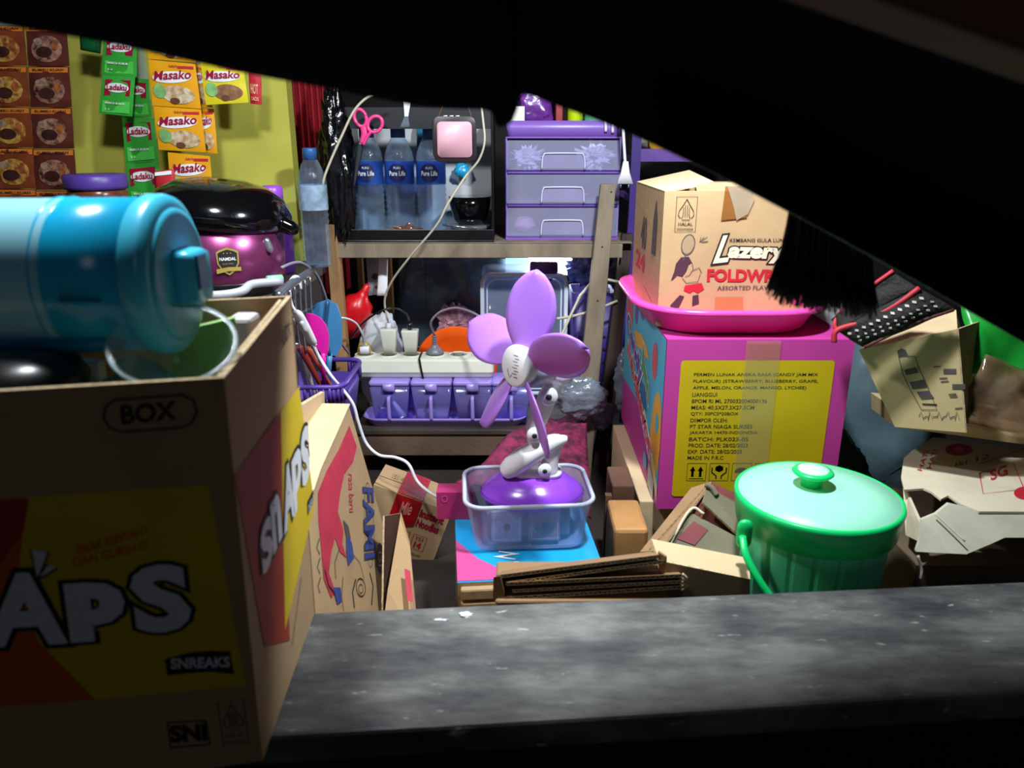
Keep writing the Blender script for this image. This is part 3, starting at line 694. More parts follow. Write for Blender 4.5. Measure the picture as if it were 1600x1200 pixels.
# leaning light post and dark post behind it
p0 = at(950, 288, RY - .035); p1 = at(902, 745, RY - .10)
mb = MB(); mb.hexa([p1 + Vector((-.022, 0, -.06)), p1 + Vector((.026, 0, -.06)), p1 + Vector((.026, .02, -.06)), p1 + Vector((-.022, .02, -.06))],
        [p0 + Vector((-.014, 0, 0)), p0 + Vector((.016, 0, 0)), p0 + Vector((.016, .02, 0)), p0 + Vector((-.014, .02, 0))], greywood)
for (px, py) in ((941, 386), (934, 470), (922, 640), (955, 300)):
    f = Frame(p0, (p0 + Vector((1, 0, 0))) - p0, p0 - p1); f2 = Patch(p0 + Vector((-.014, 0, 0)), p0 + Vector((.016, 0, 0)), p1 + Vector((.026, 0, -.06)), p1 + Vector((-.022, 0, -.06)))
    u = f2.q(px, py); mb.fan(f2, ell(u[0], u[1], .06, .003, 10), ink, .0006)
mb.build('post', rack, label='light grey leaning post', bevel=.0015)
q0 = at(981, 366, RY + .02); q1 = at(930, 745, RY - .04)
mb = MB(); mb.hexa([q1 + Vector((-.012, 0, -.06)), q1 + Vector((.022, 0, -.06)), q1 + Vector((.022, .02, -.06)), q1 + Vector((-.012, .02, -.06))],
        [q0 + Vector((-.012, 0, 0)), q0 + Vector((.012, 0, 0)), q0 + Vector((.012, .02, 0)), q0 + Vector((-.012, .02, 0))], mat('dark brown post', '#43302a', .7, var=.3, scale=6)); mb.build('post', rack, label='dark brown leaning post', bevel=.0015)
# ================================================================== black crate on the rack
SZ = 1.0385
cx0 = at(541, 370, RY).x; cx1 = at(772, 370, RY).x; cz1 = SZ + .262
cr = thing('crate', 'black open fronted display crate holding water bottles', 'crate', ((cx0 + cx1) / 2, RY + .09, SZ))
mb = MB(); Y0, Y1 = RY - .004, RY + .17
mb.box((cx0, Y0, SZ), (cx1, Y1, SZ + .004), blackp); mb.box((cx0, Y0, SZ + .004), (cx1, Y0 + .004, SZ + .026), blackp)
mb.box((cx0, Y0 + .004, SZ + .004), (cx0 + .005, Y1, cz1), blackp); mb.box((cx1 - .005, Y0 + .004, SZ + .004), (cx1, Y1, cz1), blackp)
mb.build('frame', cr, bevel=.001)
MB().box((cx0 + .005, Y0, cz1 - .040), (cx1 - .005, Y0 + .004, cz1), mat('charcoal bar', '#26262c', .35)).build('top_bar', cr)
MB().box((cx0 + .005, Y1 - .004, SZ + .004), (cx1 - .005, Y1, cz1), mat('grey back panel', '#d0d2d6', .5, var=.25, scale=6)).build('back_panel', cr)
g = 'water bottles in the black crate'
for px, lb in ((577, 'blue labelled water bottle behind the pink scissors'), (625, 'blue labelled water bottle in the middle of the black crate'), (674, 'blue labelled water bottle below the pink square frame')):
    c = at(px, 300, RY + .055); water_bottle(lb, c.x, RY + .06, SZ + .0042, .222, .031, lab_b, g)
c = at(735, 330, RY + .07)
mb = MB(); mb.lathe([(.025, 0), (.034, .01), (.042, .035), (.045, .058), (.042, .058)], blackg, 36, M=place((c.x, RY + .06, SZ + .030))); mb.build('glass_bowl', label='glossy dark bowl at the right end of the black crate', cat='bowl')
mb = MB(); mb.lathe([(.030, 0), (.042, .004), (.044, .010), (.040, .012), (.02, .0125)], mat('silver rim tray', '#8f9a9c', .2, metal=.6), 36, M=place((c.x, RY + .06, SZ + .0175))); mb.build('saucer', label='silver rimmed saucer beneath the dark bowl in the crate', cat='saucer')
mb = MB(); mb.tube([at(692, 351, RY + .004), at(746, 358, RY + .004)], .0022, chrome, 8); mb.build('pen', label='thin silver pen lying at the front right of the crate', cat='pen')
mb = MB(); mb.blob((at(632, 350, RY + .02).x, RY + .018, SZ + .018), .034, .008, .014, mat('crumpled foil wrapper', '#a07468', .2, metal=.5, var=.4, scale=50, bump=.8, bscale=60), .7, 14, 4, 20, smooth=False); mb.build('wrapper', label='crumpled foil wrapper before the bottles in the crate', cat='wrapper')
c = at(722, 266, RY + .13); mb = MB(); mb.blob((c.x, RY + .13, c.z), .018, .012, .016, mat('sky blue plastic', '#22a7d8', .3), .2, 5, 2, 16); mb.build('blue_packet', label='small sky blue packet behind the dark bowl in the crate', cat='packet')
c = at(664, 200, RY + .13); mb = MB(); mb.blob((c.x, RY + .13, c.z - .02), .02, .012, .045, mat('teal plastic', '#2f7fa0', .3), .2, 5, 7, 16); mb.build('teal_bottle', label='teal bottle at the back of the crate behind the right water bottle', cat='bottle')
# strap, scissors, mirror, black bag
mb = MB(); f = Frame(at(636, 185, RY - .008), (1, 0, 0), (0, 0, 1)); wl = whitep
mb.slab([at(630, 150, RY - .008), at(643, 150, RY - .008), at(638, 182, RY - .010), at(632, 182, RY - .010)], .001, wl); mb.slab([at(632, 182, RY - .010), at(638, 182, RY - .010), at(640, 198, RY - .004), at(625, 199, RY - .004)], .001, clear)
mb.build('tape_strip', label='white tape strip hanging over the top bar of the black crate', cat='tape')
pk = mat('hot pink plastic', '#f0468e', .3, var=.03); Ys = RY - .045
sc = thing('scissors', 'scissors with pink loop handles hanging at the left of the black crate', 'scissors', at(566, 290, Ys))
def loop(cx, cy, rx, ry, rot, m, inner=None):
    mb = MB(); P3 = [at(x, y, Ys) for x, y in ell(cx, cy, rx, ry, 20, rot)]
    P3.append(P3[0]); mb.tube(P3, .0035, m, 8, 2); return mb
mb = loop(563, 184, 9, 14, -.35, pk); mb.tube([at(567, 196, Ys), at(569, 210, Ys), at(566, 224, Ys)], .0065, pk, 8, flat=.5); mb.build('handle', sc)
mb = loop(586, 194, 11, 13, .5, pk); mb.tube([at(580, 205, Ys - .002), at(573, 216, Ys - .002), at(568, 226, Ys - .002)], .0065, pk, 8, flat=.5); mb.build('handle', sc)
mb = MB(); mb.tube([at(563, 222, Ys), at(560, 245, Ys), at(553, 292, Ys)], [.006, .006, .0015], mat('dark blade steel', '#55565e', .3, metal=.7), 6, flat=.3); mb.build('blade', sc)
Ym = 1.46; mi_ = thing('square_mirror', 'small dark framed square with a pink face hanging before the crate', 'mirror', at(710, 253, Ym))
mb = MB(); a = at(677, 253, Ym); b = at(744, 181, Ym); mb.loft([[(x, Ym + dy, z) for x, z in rrect(a.x, a.z, b.x, b.z, .014)] for dy in (-.004, .006)], mat('dark brown frame', '#2a2024', .35)); mb.build('frame', mi_, bevel=.001)
mb = MB(); a = at(684, 246, Ym - .005); b = at(737, 190, Ym - .005); mb.loft([[(x, Ym + dy, z) for x, z in rrect(a.x, a.z, b.x, b.z, .008)] for dy in (-.0062, -.0042)], mat('pink face', '#e8b0be', .35, var=.04)); mb.build('face', mi_)
mb = MB()
for k in range(3): mb.tube([at(693 + k * 9.5, 181.5, Ym - .0046), at(699 + k * 9.5, 181, Ym - .0046)], .001, white_i, 6)
mb.build('highlight_mark', mi_)
mb = MB(); mb.tube([at(684, 184, Ym), at(692, 165, Ym), at(700, 140, Ym + .01)], .0012, mat('copper string', '#6b4236', .5), 6); mb.tube([at(737, 184, Ym), at(731, 165, Ym), at(722, 140, Ym + .01)], .0012, MATS['copper string'], 6); mb.build('string', mi_)
bagm = mat('black bag film', '#0b0b0e', .18, var=.2, bump=.9, bscale=45, spec=.9)
a = at(524, 255, RY - .02); mb = MB(); mb.blob((a.x, RY + .0, a.z - .01), .034, .03, .160, bagm, .30, 6, 11, 44); mb.build('black_bag', label='black plastic bag hanging at the left side of the crate', cat='bag')
# ================================================================== purple drawer unit
dx0, dx1 = at(790, 370, RY + .03).x, at(966, 370, RY + .03).x; DY = RY + .035
du = thing('drawer_unit', 'small purple drawer unit with three frosted drawers and a top tray', 'drawers', ((dx0+dx1)/2, DY + .09, SZ))
mb = MB(); H = .237; D = .19
mb.box((dx0, DY, SZ), (dx1, DY + D, SZ + .007), purp); mb.box((dx0, DY + .004, SZ + .007), (dx0 + .004, DY + D, SZ + H - .03), purp); mb.box((dx1 - .004, DY + .004, SZ + .007), (dx1, DY + D, SZ + H - .03), purp)
mb.box((dx0 + .004, DY + D - .004, SZ + .007), (dx1 - .004, DY + D, SZ + H - .03), purp)
for k in (1, 2): mb.box((dx0 + .004, DY + .002, SZ + .007 + k * .0665 - .005), (dx1 - .004, DY + D - .004, SZ + .007 + k * .0665), purp)
mb.box((dx0 + .001, DY + .002, SZ + H - .0331), (dx1 - .001, DY + D, SZ + H - .03), purp); mb.build('cabinet', du, bevel=.001)
mb = MB(); zt = SZ + H + .001
def tr(z, g_): return [(x, y, z) for x, y in rrect(dx0 + g_, DY + g_, dx1 - g_, DY + D - g_, .012)]
mb.loft([tr(SZ + H - .030, .004), tr(zt, .0), tr(zt, .003), tr(SZ + H - .027, .007)], purp); mb.build('top_tray', du)
for k in range(3):
    z0 = SZ + .0085 + k * .0668; z1 = z0 + .058; mb = MB()
    mb.loft([[(x, DY - .008 + .002, z) for x, z in rrect(dx0 + .002, z0, dx1 - .002, z1, .004)], [(x, DY - .004 + .002, z) for x, z in rrect(dx0 + .002, z0, dx1 - .002, z1, .004)]], frost, smooth=False)
    mb.box((dx0 + .007, DY - .002, z0 + .002), (dx0 + .009, DY + .15, z1 - .006), frost); mb.box((dx1 - .009, DY - .002, z0 + .002), (dx1 - .007, DY + .15, z1 - .006), frost)
    mb.box((dx0 + .009, DY - .002, z0), (dx1 - .009, DY + .15, z0 + .002), frost)
    d_ = mb.build('drawer', du)
    mb = MB(); m_ = (dx0 + dx1) / 2; yy = DY - .0085
    mb.tube([(m_ - .044, yy, z0 + .002), (m_ - .043, yy, z0 + .020), (m_ - .040, yy, z0 + .030), (m_ - .032, yy, z0 + .033), (m_ + .032, yy, z0 + .033), (m_ + .040, yy, z0 + .030), (m_ + .043, yy, z0 + .020), (m_ + .044, yy, z0 + .002)], .0016, mat('lilac frosted rim', '#d8d6f2', .3), 6, 4)
    mb.build('handle', d_)
    mb = MB(); mb.box((m_ - .042, yy + .0028, z0 + .003), (m_ + .042, yy + .0036, z0 + .030), mat('recess grey', '#a8a2bd', .5, alpha=.7)); mb.build('recess', d_)
crum = mat('white crumpled bag', '#eef0f2', .5, var=.1, bump=.6, bscale=60, trans=.2)
for sx, zz, s_, lb in ((.045, .165, 1, 'white crumpled plastic bag at the left inside the top drawer'), (.185, .168, 1.15, 'white crumpled plastic bag at the right inside the top drawer')):
    mb = MB(); mb.blob((dx0 + sx, DY + .03, SZ + zz), .03 * s_, .022, .021 * s_, crum, .8, 12, sx * 40, 24, smooth=False); mb.build('plastic_bag', label=lb, cat='bag')
mb = MB(); mb.blob((dx0 + .04, DY + .03, SZ + .030), .024, .02, .016, mat('pale pink cloth', '#e3b0c6', .6), .2, 5, 2, 16); mb.build('pink_pouch', label='pale pink pouch inside the bottom drawer', cat='pouch')
mb = MB(); mb.blob((dx0 + .13, DY + .03, SZ + .092), .045, .02, .011, mat('orange tan cloth', '#d2a06a', .6), .2, 5, 5, 16); mb.build('tan_pouch', label='tan pouch inside the middle drawer', cat='pouch')
# goods in the top tray
TT = SZ + H - .0265
pf = mat('purple wrapper film', '#7a3aa0', .22, var=.3, scale=25, bump=.6, bscale=40, spec=.9)
x = at(838, 180, DY + .06).x; mb = MB(); mb.blob((x - .002, DY + .07, TT + .052), .038, .03, .052, pf, .3, 8, 3, 26, power=.75); mb.build('purple_pack', label='crinkled purple wrapper pack standing in the top tray', cat='pack')
x = at(811, 190, DY + .025).x; MB().box((x - .014, DY + .010, TT), (x + .011, DY + .03, TT + .055), mat('white lime box', '#eef2e0', .5)).box((x - .018, DY + .012, TT), (x - .0145, DY + .03, TT + .055), mat('lime print', '#a9dc4a', .5)).build('small_box', label='small white box with lime side at the left front of the tray', cat='box')
x = at(873, 180, DY + .05).x; MB().box((x - .007, DY + .03, TT), (x + .007, DY + .12, TT + .10), mat('deep red box', '#9a1220', .35)).build('red_box', label='narrow deep red box standing in the top tray', cat='box', bevel=.001)
x = at(898, 185, DY + .05).x; mb = MB(); mb.blob((x, DY + .06, TT + .045), .016, .03, .046, mat('neon yellow film', '#cbe81c', .3), .12, 5, 8, 20, power=.7); mb.build('yellow_pack', label='neon yellow pack in the top tray beside the red box', cat='pack')
x = at(930, 190, DY + .05).x; mb = MB(); mb.blob((x, DY + .06, TT + .040), .024, .03, .04, mat('sea green film', '#5fae8a', .35, var=.2, bump=.5), .25, 9, 12, 20, power=.7); mb.build('green_pack', label='sea green pack at the right end of the top tray', cat='pack')
c = at(953, 200, DY - .004); mb = MB(); mb.tube([(c.x - .008, DY - .004, SZ + H - .02), (c.x - .008, DY - .004, SZ + H + .004), (c.x + .004, DY - .004, SZ + H + .004), (c.x + .006, DY - .004, SZ + H - .022)], .003, whitep, 8); mb.build('clip', label='small white clip hooked on the top tray rim', cat='clip')
# white cable with plug hanging at the right of the drawers
hp = thing('hanging_cable', 'white cable with flat plug hanging beside the drawer unit', 'cable', at(977, 290, RY - .03))
MB().tube([at(972, 150, RY - .03), at(974, 205, RY - .03), at(977, 256, RY - .03)], .003, whitep, 8).build('cord', hp)
mb = MB(); yy = RY - .03; c = at(977, 270, yy); mb.loft([[(c.x + x, yy + y, at(977, 287, yy).z) for x, y in rrect(-.017, -.006, .017, .006, .004)], [(c.x + x, yy + y, at(977, 270, yy).z) for x, y in rrect(-.009, -.005, .009, .005, .004)], [(c.x + x, yy + y, at(977, 252, yy).z) for x, y in rrect(-.005, -.004, .005, .004, .003)]], whitep)
for s_ in (-.008, .008): mb.tube([(c.x + s_, yy, at(977, 287, yy).z), (c.x + s_, yy, at(977, 294, yy).z)], .0018, chrome, 6)
mb.build('plug', hp)
# second purple rack at the right rear
x0_, x1_ = at(984, 300, 1.86).x, at(1150, 300, 1.86).x
sr = thing('plastic_shelf', 'purple plastic shelf rack standing behind the drawer unit', 'shelf', ((x0_+x1_)/2, 1.95, FZ))
for xx in (x0_, x1_ - .02): MB().box((xx, 1.86, FZ), (xx + .022, 1.875, 1.45), purpd).build('upright', sr)
for zz in (.98, 1.10, 1.19, 1.36): MB().box((x0_ + .0, 1.876, zz), (x1_, 2.06, zz + .012), purp).box((x0_ + .022, 1.862, zz), (x1_ - .021, 1.875, zz + .028), purp).build('shelf_board', sr)
c = at(1035, 225, 1.92); mb = MB(); mb.blob((c.x + .04, 1.94, 1.203 + .038), .10, .05, .038, mat('cream and lilac pack', '#e2d6bc', .45, var=.2), .15, 4, 4, 22); mb.build('cream_pack', label='cream pack on the upper board of the purple shelf', cat='pack')
mb = MB(); mb.blob((at(1030, 215, 1.87).x, 1.885, 1.203 + .040), .022, .010, .040, mat('amber pack', '#d8a824', .4), .15, 4, 4, 16); mb.build('amber_pack', label='small amber pack before the cream pack on the purple shelf', cat='pack')
c = at(1000, 330, 1.92); mb = MB(); mb.blob((c.x + .015, 1.93, .993 + .045), .04, .03, .045, mat('rusty orange food', '#a04a20', .5, var=.4, scale=30), .2, 6, 3, 18); mb.build('orange_pack', label='rusty orange pack on the middle board of the purple shelf', cat='pack')
# ================================================================== below the rail
LZ = .652
# large clear container with a light rimmed lid
Yc = 1.70; cx_a, cx_b = at(752, 470, Yc).x, at(886, 470, Yc).x; zb, zt2 = LZ, at(800, 428, Yc).z
bigm = mat('clear box plastic', '#b9c4de', .08, var=0, alpha=.22, spec=1)
cc = thing('clear_container', 'large clear container with white rimmed door and purple latch below the rail', 'container', ((cx_a+cx_b)/2, Yc + .07, LZ))
mb = MB(); mb.loft([rring(cx_b - cx_a, .14, .02, z, 5, (cx_a+cx_b)/2, Yc + .078) for z in (LZ, zt2 - .002)], bigm); mb.build('container_body', cc)
mb = MB(); rim = mat('white rim plastic', '#d6dae8', .25, var=.03, alpha=.85)
def rr3(g_, y): return [(x, y, z) for x, z in rrect(cx_a + g_, LZ + .02 + g_, cx_b - g_, zt2 - g_, .022)]
P3 = rr3(.002, Yc + .003); mb.tube(P3 + [P3[0]], .0048, rim, 8, cm=False); P3 = rr3(.013, Yc + .003); mb.tube(P3 + [P3[0]], .0018, rim, 8, cm=False)
mb.build('lid_rim', cc)
a = at(828, 428, Yc - .01); b = at(872, 409, Yc - .01); mb = MB(); mb.loft([[(x, Yc - .012 + dy, z) for x, z in rrect(a.x, a.z, b.x, b.z, .006)] for dy in (0, .012)], mat('dull purple latch', '#5d3f86', .35)); mb.build('latch', cc)
mb = MB(); mb.tube([(a.x + .012, Yc - .002, a.z), (a.x + .02, Yc - .002, a.z - .014), (b.x - .012, Yc - .002, a.z - .014)], .003, MATS['dull purple latch'], 8); mb.build('latch_hook', cc)
# glowing tube added behind the shelf, standing in for a bright reflection
lt = thing('glow_tube', 'short glowing white tube standing in for a reflection under the shelf behind the purple latch', 'glow', at(850, 410, 1.90))
mb = MB(); a = at(790, 412, 1.90); b = at(925, 414, 1.90); mb.tube([a, b], .026, mat('reflection glow', '#f4fbff', .4, var=0, emit=5), 16); mb.build('tube', lt)
mb = MB(); mb.tube([a - Vector((.02, 0, 0)), a], .012, whitep, 12); mb.tube([b, b + Vector((.02, 0, 0))], .012, whitep, 12); mb.build('tube_end', lt)
# film hanging in front of the glowing tube, smoky
fm = mat('smoky film', '#5a6c78', .12, var=.5, scale=14, alpha=.5, bump=.5, bscale=20, spec=1)
P_ = Patch(at(640, 400, 1.864), at(826, 398, 1.864), at(840, 545, 1.862), at(600, 545, 1.862), .002, .008, 3)
mb = MB(); mb.grid(lambda u, v: P_.p(u, v), 24, 16, fm); mb.build('film_sheet', label='smoky clear plastic film hanging under the shelf left of the container', cat='film', solid=.0006)
# dark reddish goods behind the film
mb = MB(); c = at(695, 505, 1.86); mb.blob((c.x, 1.92, LZ + .09), .10, .05, .09, mat('dark red wrapper', '#7c2622', .35, var=.4, scale=20, bump=.6), .35, 7, 3, 26); mb.build('red_sack', label='dark red wrapped sack behind the orange plate', cat='sack')
mb = MB(); c = at(712, 478, 1.82); mb.blob((c.x, 1.83, LZ + .155), .05, .02, .05, mat('dusky pink wrapper', '#b5808e', .3, var=.3, scale=40, bump=.6), .4, 9, 6, 22, smooth=False)
mb.build('pink_wrapper', label='dusky pink crumpled wrapper seen above the orange plate', cat='wrapper')
mb = MB(); c = at(645, 470, 1.95); mb.box((c.x - .03, 1.93, LZ), (c.x + .03, 1.96, LZ + .30), mat('slate card', '#4a5560', .6, var=.2)); mb.build('slate_box', label='tall slate grey box in the dark behind the film', cat='box')
# perforated purple basket at the right
bk = mat('indigo basket plastic', '#3d2f7a', .4, var=.08)
xa, xb = at(893, 500, 1.66).x, at(962, 500, 1.66).x; z1 = at(900, 458, 1.66).z
mb = MB(); mb.loft([rring(xb - xa - .02, .10, .012, LZ, 5, (xa+xb)/2, 1.715), rring(xb - xa, .11, .014, z1, 5, (xa+xb)/2, 1.715), rring(xb - xa - .006, .104, .012, z1, 5, (xa+xb)/2, 1.715), rring(xb - xa - .026, .094, .012, LZ + .004, 5, (xa+xb)/2, 1.715)], bk)
f = Frame((xa, 1.7195 - .0605, LZ), (1, 0, 0), (0, 0, 1))
for r_ in range(6):
    for k in range(9):
        mb.poly(f, [(x * .0028 + .018 + k * .0093, y * .0022 + .03 + r_ * .028) for x, y in ((-1, -1), (1, -1), (1, 1), (-1, 1))], ink, .0035 - r_ * .0009 + .002)
mb.build('basket', label='indigo perforated basket behind the leaning post', cat='basket')
c = at(923, 413, 1.70); mb = MB(); mb.blob((c.x, 1.74, z1 + .045), .052, .03, .045, mat('blue patterned bag', '#3c4c9c', .35, var=.5, scale=45, col2='#7a88c8', bump=.6), .35, 9, 3, 26, smooth=False); mb.build('blue_bag', label='crumpled blue patterned bag lying on the indigo basket', cat='bag')
# grey plastic bags hanging low at the right of the rack
gbm = mat('grey film bags', '#8a929e', .15, var=.35, scale=30, alpha=.75, bump=.9, bscale=70, spec=1)
for px, py, rx, rz_, lb in ((905, 605, .055, .045, 'grey film bag behind the fan arm'), (975, 590, .024, .075, 'tall ribbed grey film bag between the posts and the pink carton'), (935, 640, .03, .035, 'small grey film bag tucked behind the dark post')):
    c = at(px, py, 1.56); zb_ = c.z - rz_
    mb = MB(); mb.blob((c.x, 1.53 if px != 905 else 1.49, c.z), rx, .022, rz_, gbm, .22, 7, px, 36); mb.build('film_bag', label=lb, cat='bag', group='grey film bags')
# picture card, red bag, white jug under the rail at left
Yk = 1.68
mb = MB(); P_ = Patch(at(572, 403, Yk), at(600, 403, Yk), at(602, 458, Yk), at(576, 462, Yk)); mb.slab(P_.c, .002, mat('grey picture card', '#8d8f95', .5, var=.3, scale=18)); mb.fan(P_, ell(.45, .5, .2, .09), mat('plum print', '#3c2434', .5), .0008); mb.fan(P_, ell(.6, .2, .2, .06), MATS['plum print'], .0008)
mb.build('picture_card', label='grey printed card hanging under the rail at the left', cat='card')
mb = MB(); P_ = Patch(at(592, 402, Yk - .02), at(606, 405, Yk - .02), at(605, 462, Yk - .03), at(589, 462, Yk - .03), .004); mb.grid(lambda u, v: P_.p(u, v), 8, 8, white_i); mb.build('paper_curl', label='curled white paper hanging beside the grey card', cat='paper', solid=.0008)
mb = MB(); c = at(565, 465, Yk - .03); mb.add([], [], red_i)
redb = mat('red bag film', '#d8121e', .3, var=.12, bump=.4, bscale=30)
mb.M = place(c, ry=R(28)); mb.lathe([(.030, -.085), (.034, -.03), (.031, -.01), (.014, .004), (.008, .016), (.007, .030), (.002, .034)], redb, 20); mb.build('red_pouch', label='red pouch with twisted neck under the rail beside the left leg', cat='pouch')
mlk = mat('cloudy white plastic', '#dfe3ea', .3, var=.15, scale=12, alpha=.72, bump=.4, bscale=25)
c = at(595, 500, RY + .05); mb = MB(); mb.blob((c.x - .005, RY + .055, LZ + .115), .050, .028, .112, mlk, .16, 4, 5, 40, power=.85)
mb.build('white_pouch', label='cloudy white plastic pouch standing behind the charger plugs', cat='pouch')
mb = MB(); mb.blob((at(570, 525, RY + .03).x, RY + .02, LZ + .145), .018, .012, .024, mat('dull gold film', '#b39a4a', .3, var=.2), .2, 6, 5, 18); mb.build('gold_packet', label='dull gold packet behind the left end of the power strip', cat='packet')
mb = MB(); for_x = at(545, 470, RY + .1)
mb.box((at(560, 450, 1.9).x, 1.90, LZ), (at(568, 450, 1.9).x, 1.92, 1.0), tanwood); mb.build('slat', label='thin pale wooden slat in the dark behind the red pouch', cat='slat')
# orange plate leaning
om = mat('orange plate plastic', '#ff6a12', .3, var=.05, col2='#f2560a')
pc_ = at(713, 560, 1.69); mb = MB(place((pc_.x, 1.675, LZ + .094), rx=R(84)) ); mb.lathe([(.001, -.012), (.055, -.011), (.068, -.004), (.092, .002), (.094, .001), (.068, -.008), (.055, -.015), (.001, -.016)], om, 56, cap0=False, cap1=False)
mb.build('orange_plate', label='bright orange plate leaning upright behind the power strip', cat='plate')
# spice jar rack
sx0, sx1 = at(567, 640, RY - .06).x, at(822, 640, RY - .06).x; SY = RY - .066
sp = thing('spice_tray', 'scalloped lilac tray holding four spice boxes on the lower shelf', 'tray', ((sx0+sx1)/2, SY + .04, LZ))
mb = MB(); n_ = 40
def sc_ring(z, g_, wv=0):
    o = []
    W = sx1 - sx0
    for x, y in rrect(sx0 + g_, SY + g_, sx1 - g_, SY + .085 - g_, .028, 8): o.append((x, y, z))
    return o
mb.loft([sc_ring(LZ, .01), sc_ring(LZ + .016, .001), sc_ring(LZ + .022, -.003), sc_ring(LZ + .022, .0), sc_ring(LZ + .006, .010)], purpl); mb.build('tray_body', sp)
mb = MB(); mb.box((sx0 + .03, SY + .075, LZ + .02), (sx1 - .03, SY + .079, LZ + .075), purpl); mb.build('back_guard', sp)
spj = mat('violet clear plastic', '#9c92e6', .12, var=.05, alpha=.32, spec=1)
def spice(x, w, lb, content, h):
    t = thing('spice_box', lb, 'spice box', (x, SY + .042, LZ + .0065), 'spice boxes in the lilac tray')
    def rg(z, k): return [(x + a * k, SY + .042 + b_ * k, z) for a, b_ in rrect(-w/2, -.033, w/2, .033, .006)]
    z0 = LZ + .0065
    MB().loft([rg(z0, .80), rg(z0 + .084, 1)], spj).build('jar_body', t)
    MB().loft([rg(z0 + .0845, 1.02), rg(z0 + .092, 1.02), rg(z0 + .0955, .95)], purpl).loft([[(x + a, SY + .0065 - dd, z) for a, z in rrect(-.013, z0 + .074, .013, z0 + .093, .004)] for dd in (0, .003)], purpl).build('lid', t)
    MB().tube([(x - .0, SY + .010, z0 + .062), (x - .0, SY - .003, z0 + .060), (x, SY - .004, z0 + .03), (x, SY - .001, z0 + .014), (x, SY + .010, z0 + .012)], .0042, purpl, 8, flat=.8).build('handle', t)
    if content: MB().loft([[(x + a * k, SY + .042 + b_ * k, z) for a, b_ in rrect(-w/2 + .004, -.029, w/2 - .004, .029, .006)] for z, k in ((z0 + .003, .80), (z0 + h, .88))], content).build('contents', t)
ctw = mat('white spice', '#d8d4d0', .8, var=.2); cts = mat('reddish spice', '#6a3c50', .8, var=.3, scale=60)
xs = [at(607, 620, SY).x, at(673, 620, SY).x, at(738, 620, SY).x, at(799, 620, SY).x]
spice(xs[0], .084, 'leftmost spice box in the lilac tray, with a white spoon inside', None, 0)
spice(xs[1], .086, 'spice box second from the left, with some white powder', ctw, .022)
spice(xs[2], .082, 'spice box with reddish contents, second from the right', cts, .05)
spice(xs[3], .082, 'rightmost spice box in the tray behind the fan blade', None, 0)
mb = MB(); mb.tube([(xs[0] + .004, SY + .03, LZ + .05), (xs[0] + .018, SY + .025, LZ + .030), (xs[0] + .026, SY + .022, LZ + .017)], [.004, .007, .009], whitep, 10); mb.build('spoon', label='white plastic spoon inside the leftmost spice box', cat='spoon')
# power strip on the jar lids
PZ = LZ + .0065 + .0962; px0, px1 = at(548, 580, RY - .035).x, at(771, 580, RY - .035).x; PY = RY - .035
ps = thing('power_strip', 'cream six socket power strip lying on the spice boxes', 'power strip', ((px0+px1)/2, PY + .03, PZ))
mb = MB(); mb.loft([[(x, y, z) for x, y in rrect(px0 + g_, PY + g_, px1 - g_, PY + .065 - g_, .008)] for z, g_ in ((PZ, .004), (PZ + .004, .001), (PZ + .012, 0), (PZ + .0125, -.0008), (PZ + .014, 0), (PZ + .036, .001), (PZ + .041, .004), (PZ + .042, .007))], offw); mb.build('housing', ps)
WS = px1 - px0; so = []
for k in range(6):
    cx = px0 + WS * (.085 + .166 * k); so.append(cx)
    mb = MB(); Mc = place((cx, PY + .033, PZ + .042)); mb.lathe([(.0215, 0), (.0215, .0028), (.0195, .0028), (.0190, .0006)], offw, 30, M=Mc, cap0=False, cap1=True)
    mb.lathe([(.0185, .0008), (.001, .0009)], mat('socket hollow', '#8f8c78', .5), 30, M=Mc, cap0=False)
    for s_ in (-.0095, .0095): mb.lathe([(.0028, .0012), (.001, .0013)], ink, 10, M=place((cx + s_, PY + .033, PZ + .042)))
    mb.build('socket', ps)
mb = MB(); xt = at(655, 560, PY).x; mb.tube([(xt, PY + .05, PZ + .043), (xt, PY + .004, PZ + .0435), (xt + .001, PY - .0025, PZ + .038), (xt + .006, PY - .002, PZ + .004), (xt + .010, PY - .001, PZ - .012)], .0022, blackp, 8); mb.build('black_tie', label='black cable tie looped over the power strip', cat='tie')
def charger(x, lb, h=.055):
    t = thing('charger', lb, 'charger', (x, PY + .033, PZ + .045)); z0 = PZ + .045
    MB().loft([[(x + a * k, PY + .033 + b_ * k - dy, z) for a, b_ in rrect(-.017, -.014, .017, .014, .004)] for z, k, dy in ((z0, .72, 0), (z0 + .022, .85, .002), (z0 + h, 1.05, .004), (z0 + h + .002, 1, .004))], offw).build('charger_body', t)
    return t, Vector((x, PY + .029, z0 + h + .002))
t1, e1 = charger(so[1] + .004, 'left cream charger plugged into the power strip with a cream cable')
MB().tube([e1, e1 + Vector((0, 0, .012))], .006, whitep, 10).build('cable_plug', t1)
t2, e2_ = charger(so[2] - .001, 'right cream charger plugged in with a black cable', .052)
MB().tube([e2_, e2_ + Vector((0, 0, .016))], .005, blackp, 10).build('cable_plug', t2)
pl = thing('grey_plug', 'grey round plug with ribbed neck in the fourth socket', 'plug', (so[3], PY + .033, PZ + .045)); x = so[3]
MB(place((x, PY + .033, PZ + .0452))).lathe([(.019, 0), (.019, .006), (.012, .012), (.007, .018), (.006, .021)], mat('grey plug plastic', '#75747f', .4), 28).build('plug_body', pl)
mb = MB(place((x, PY + .033, PZ + .066)))
for k in range(5): mb.lathe([(.0035, k * .004), (.0055, k * .004 + .001), (.0055, k * .004 + .0025), (.0035, k * .004 + .0035)], MATS['grey plug plastic'], 14)
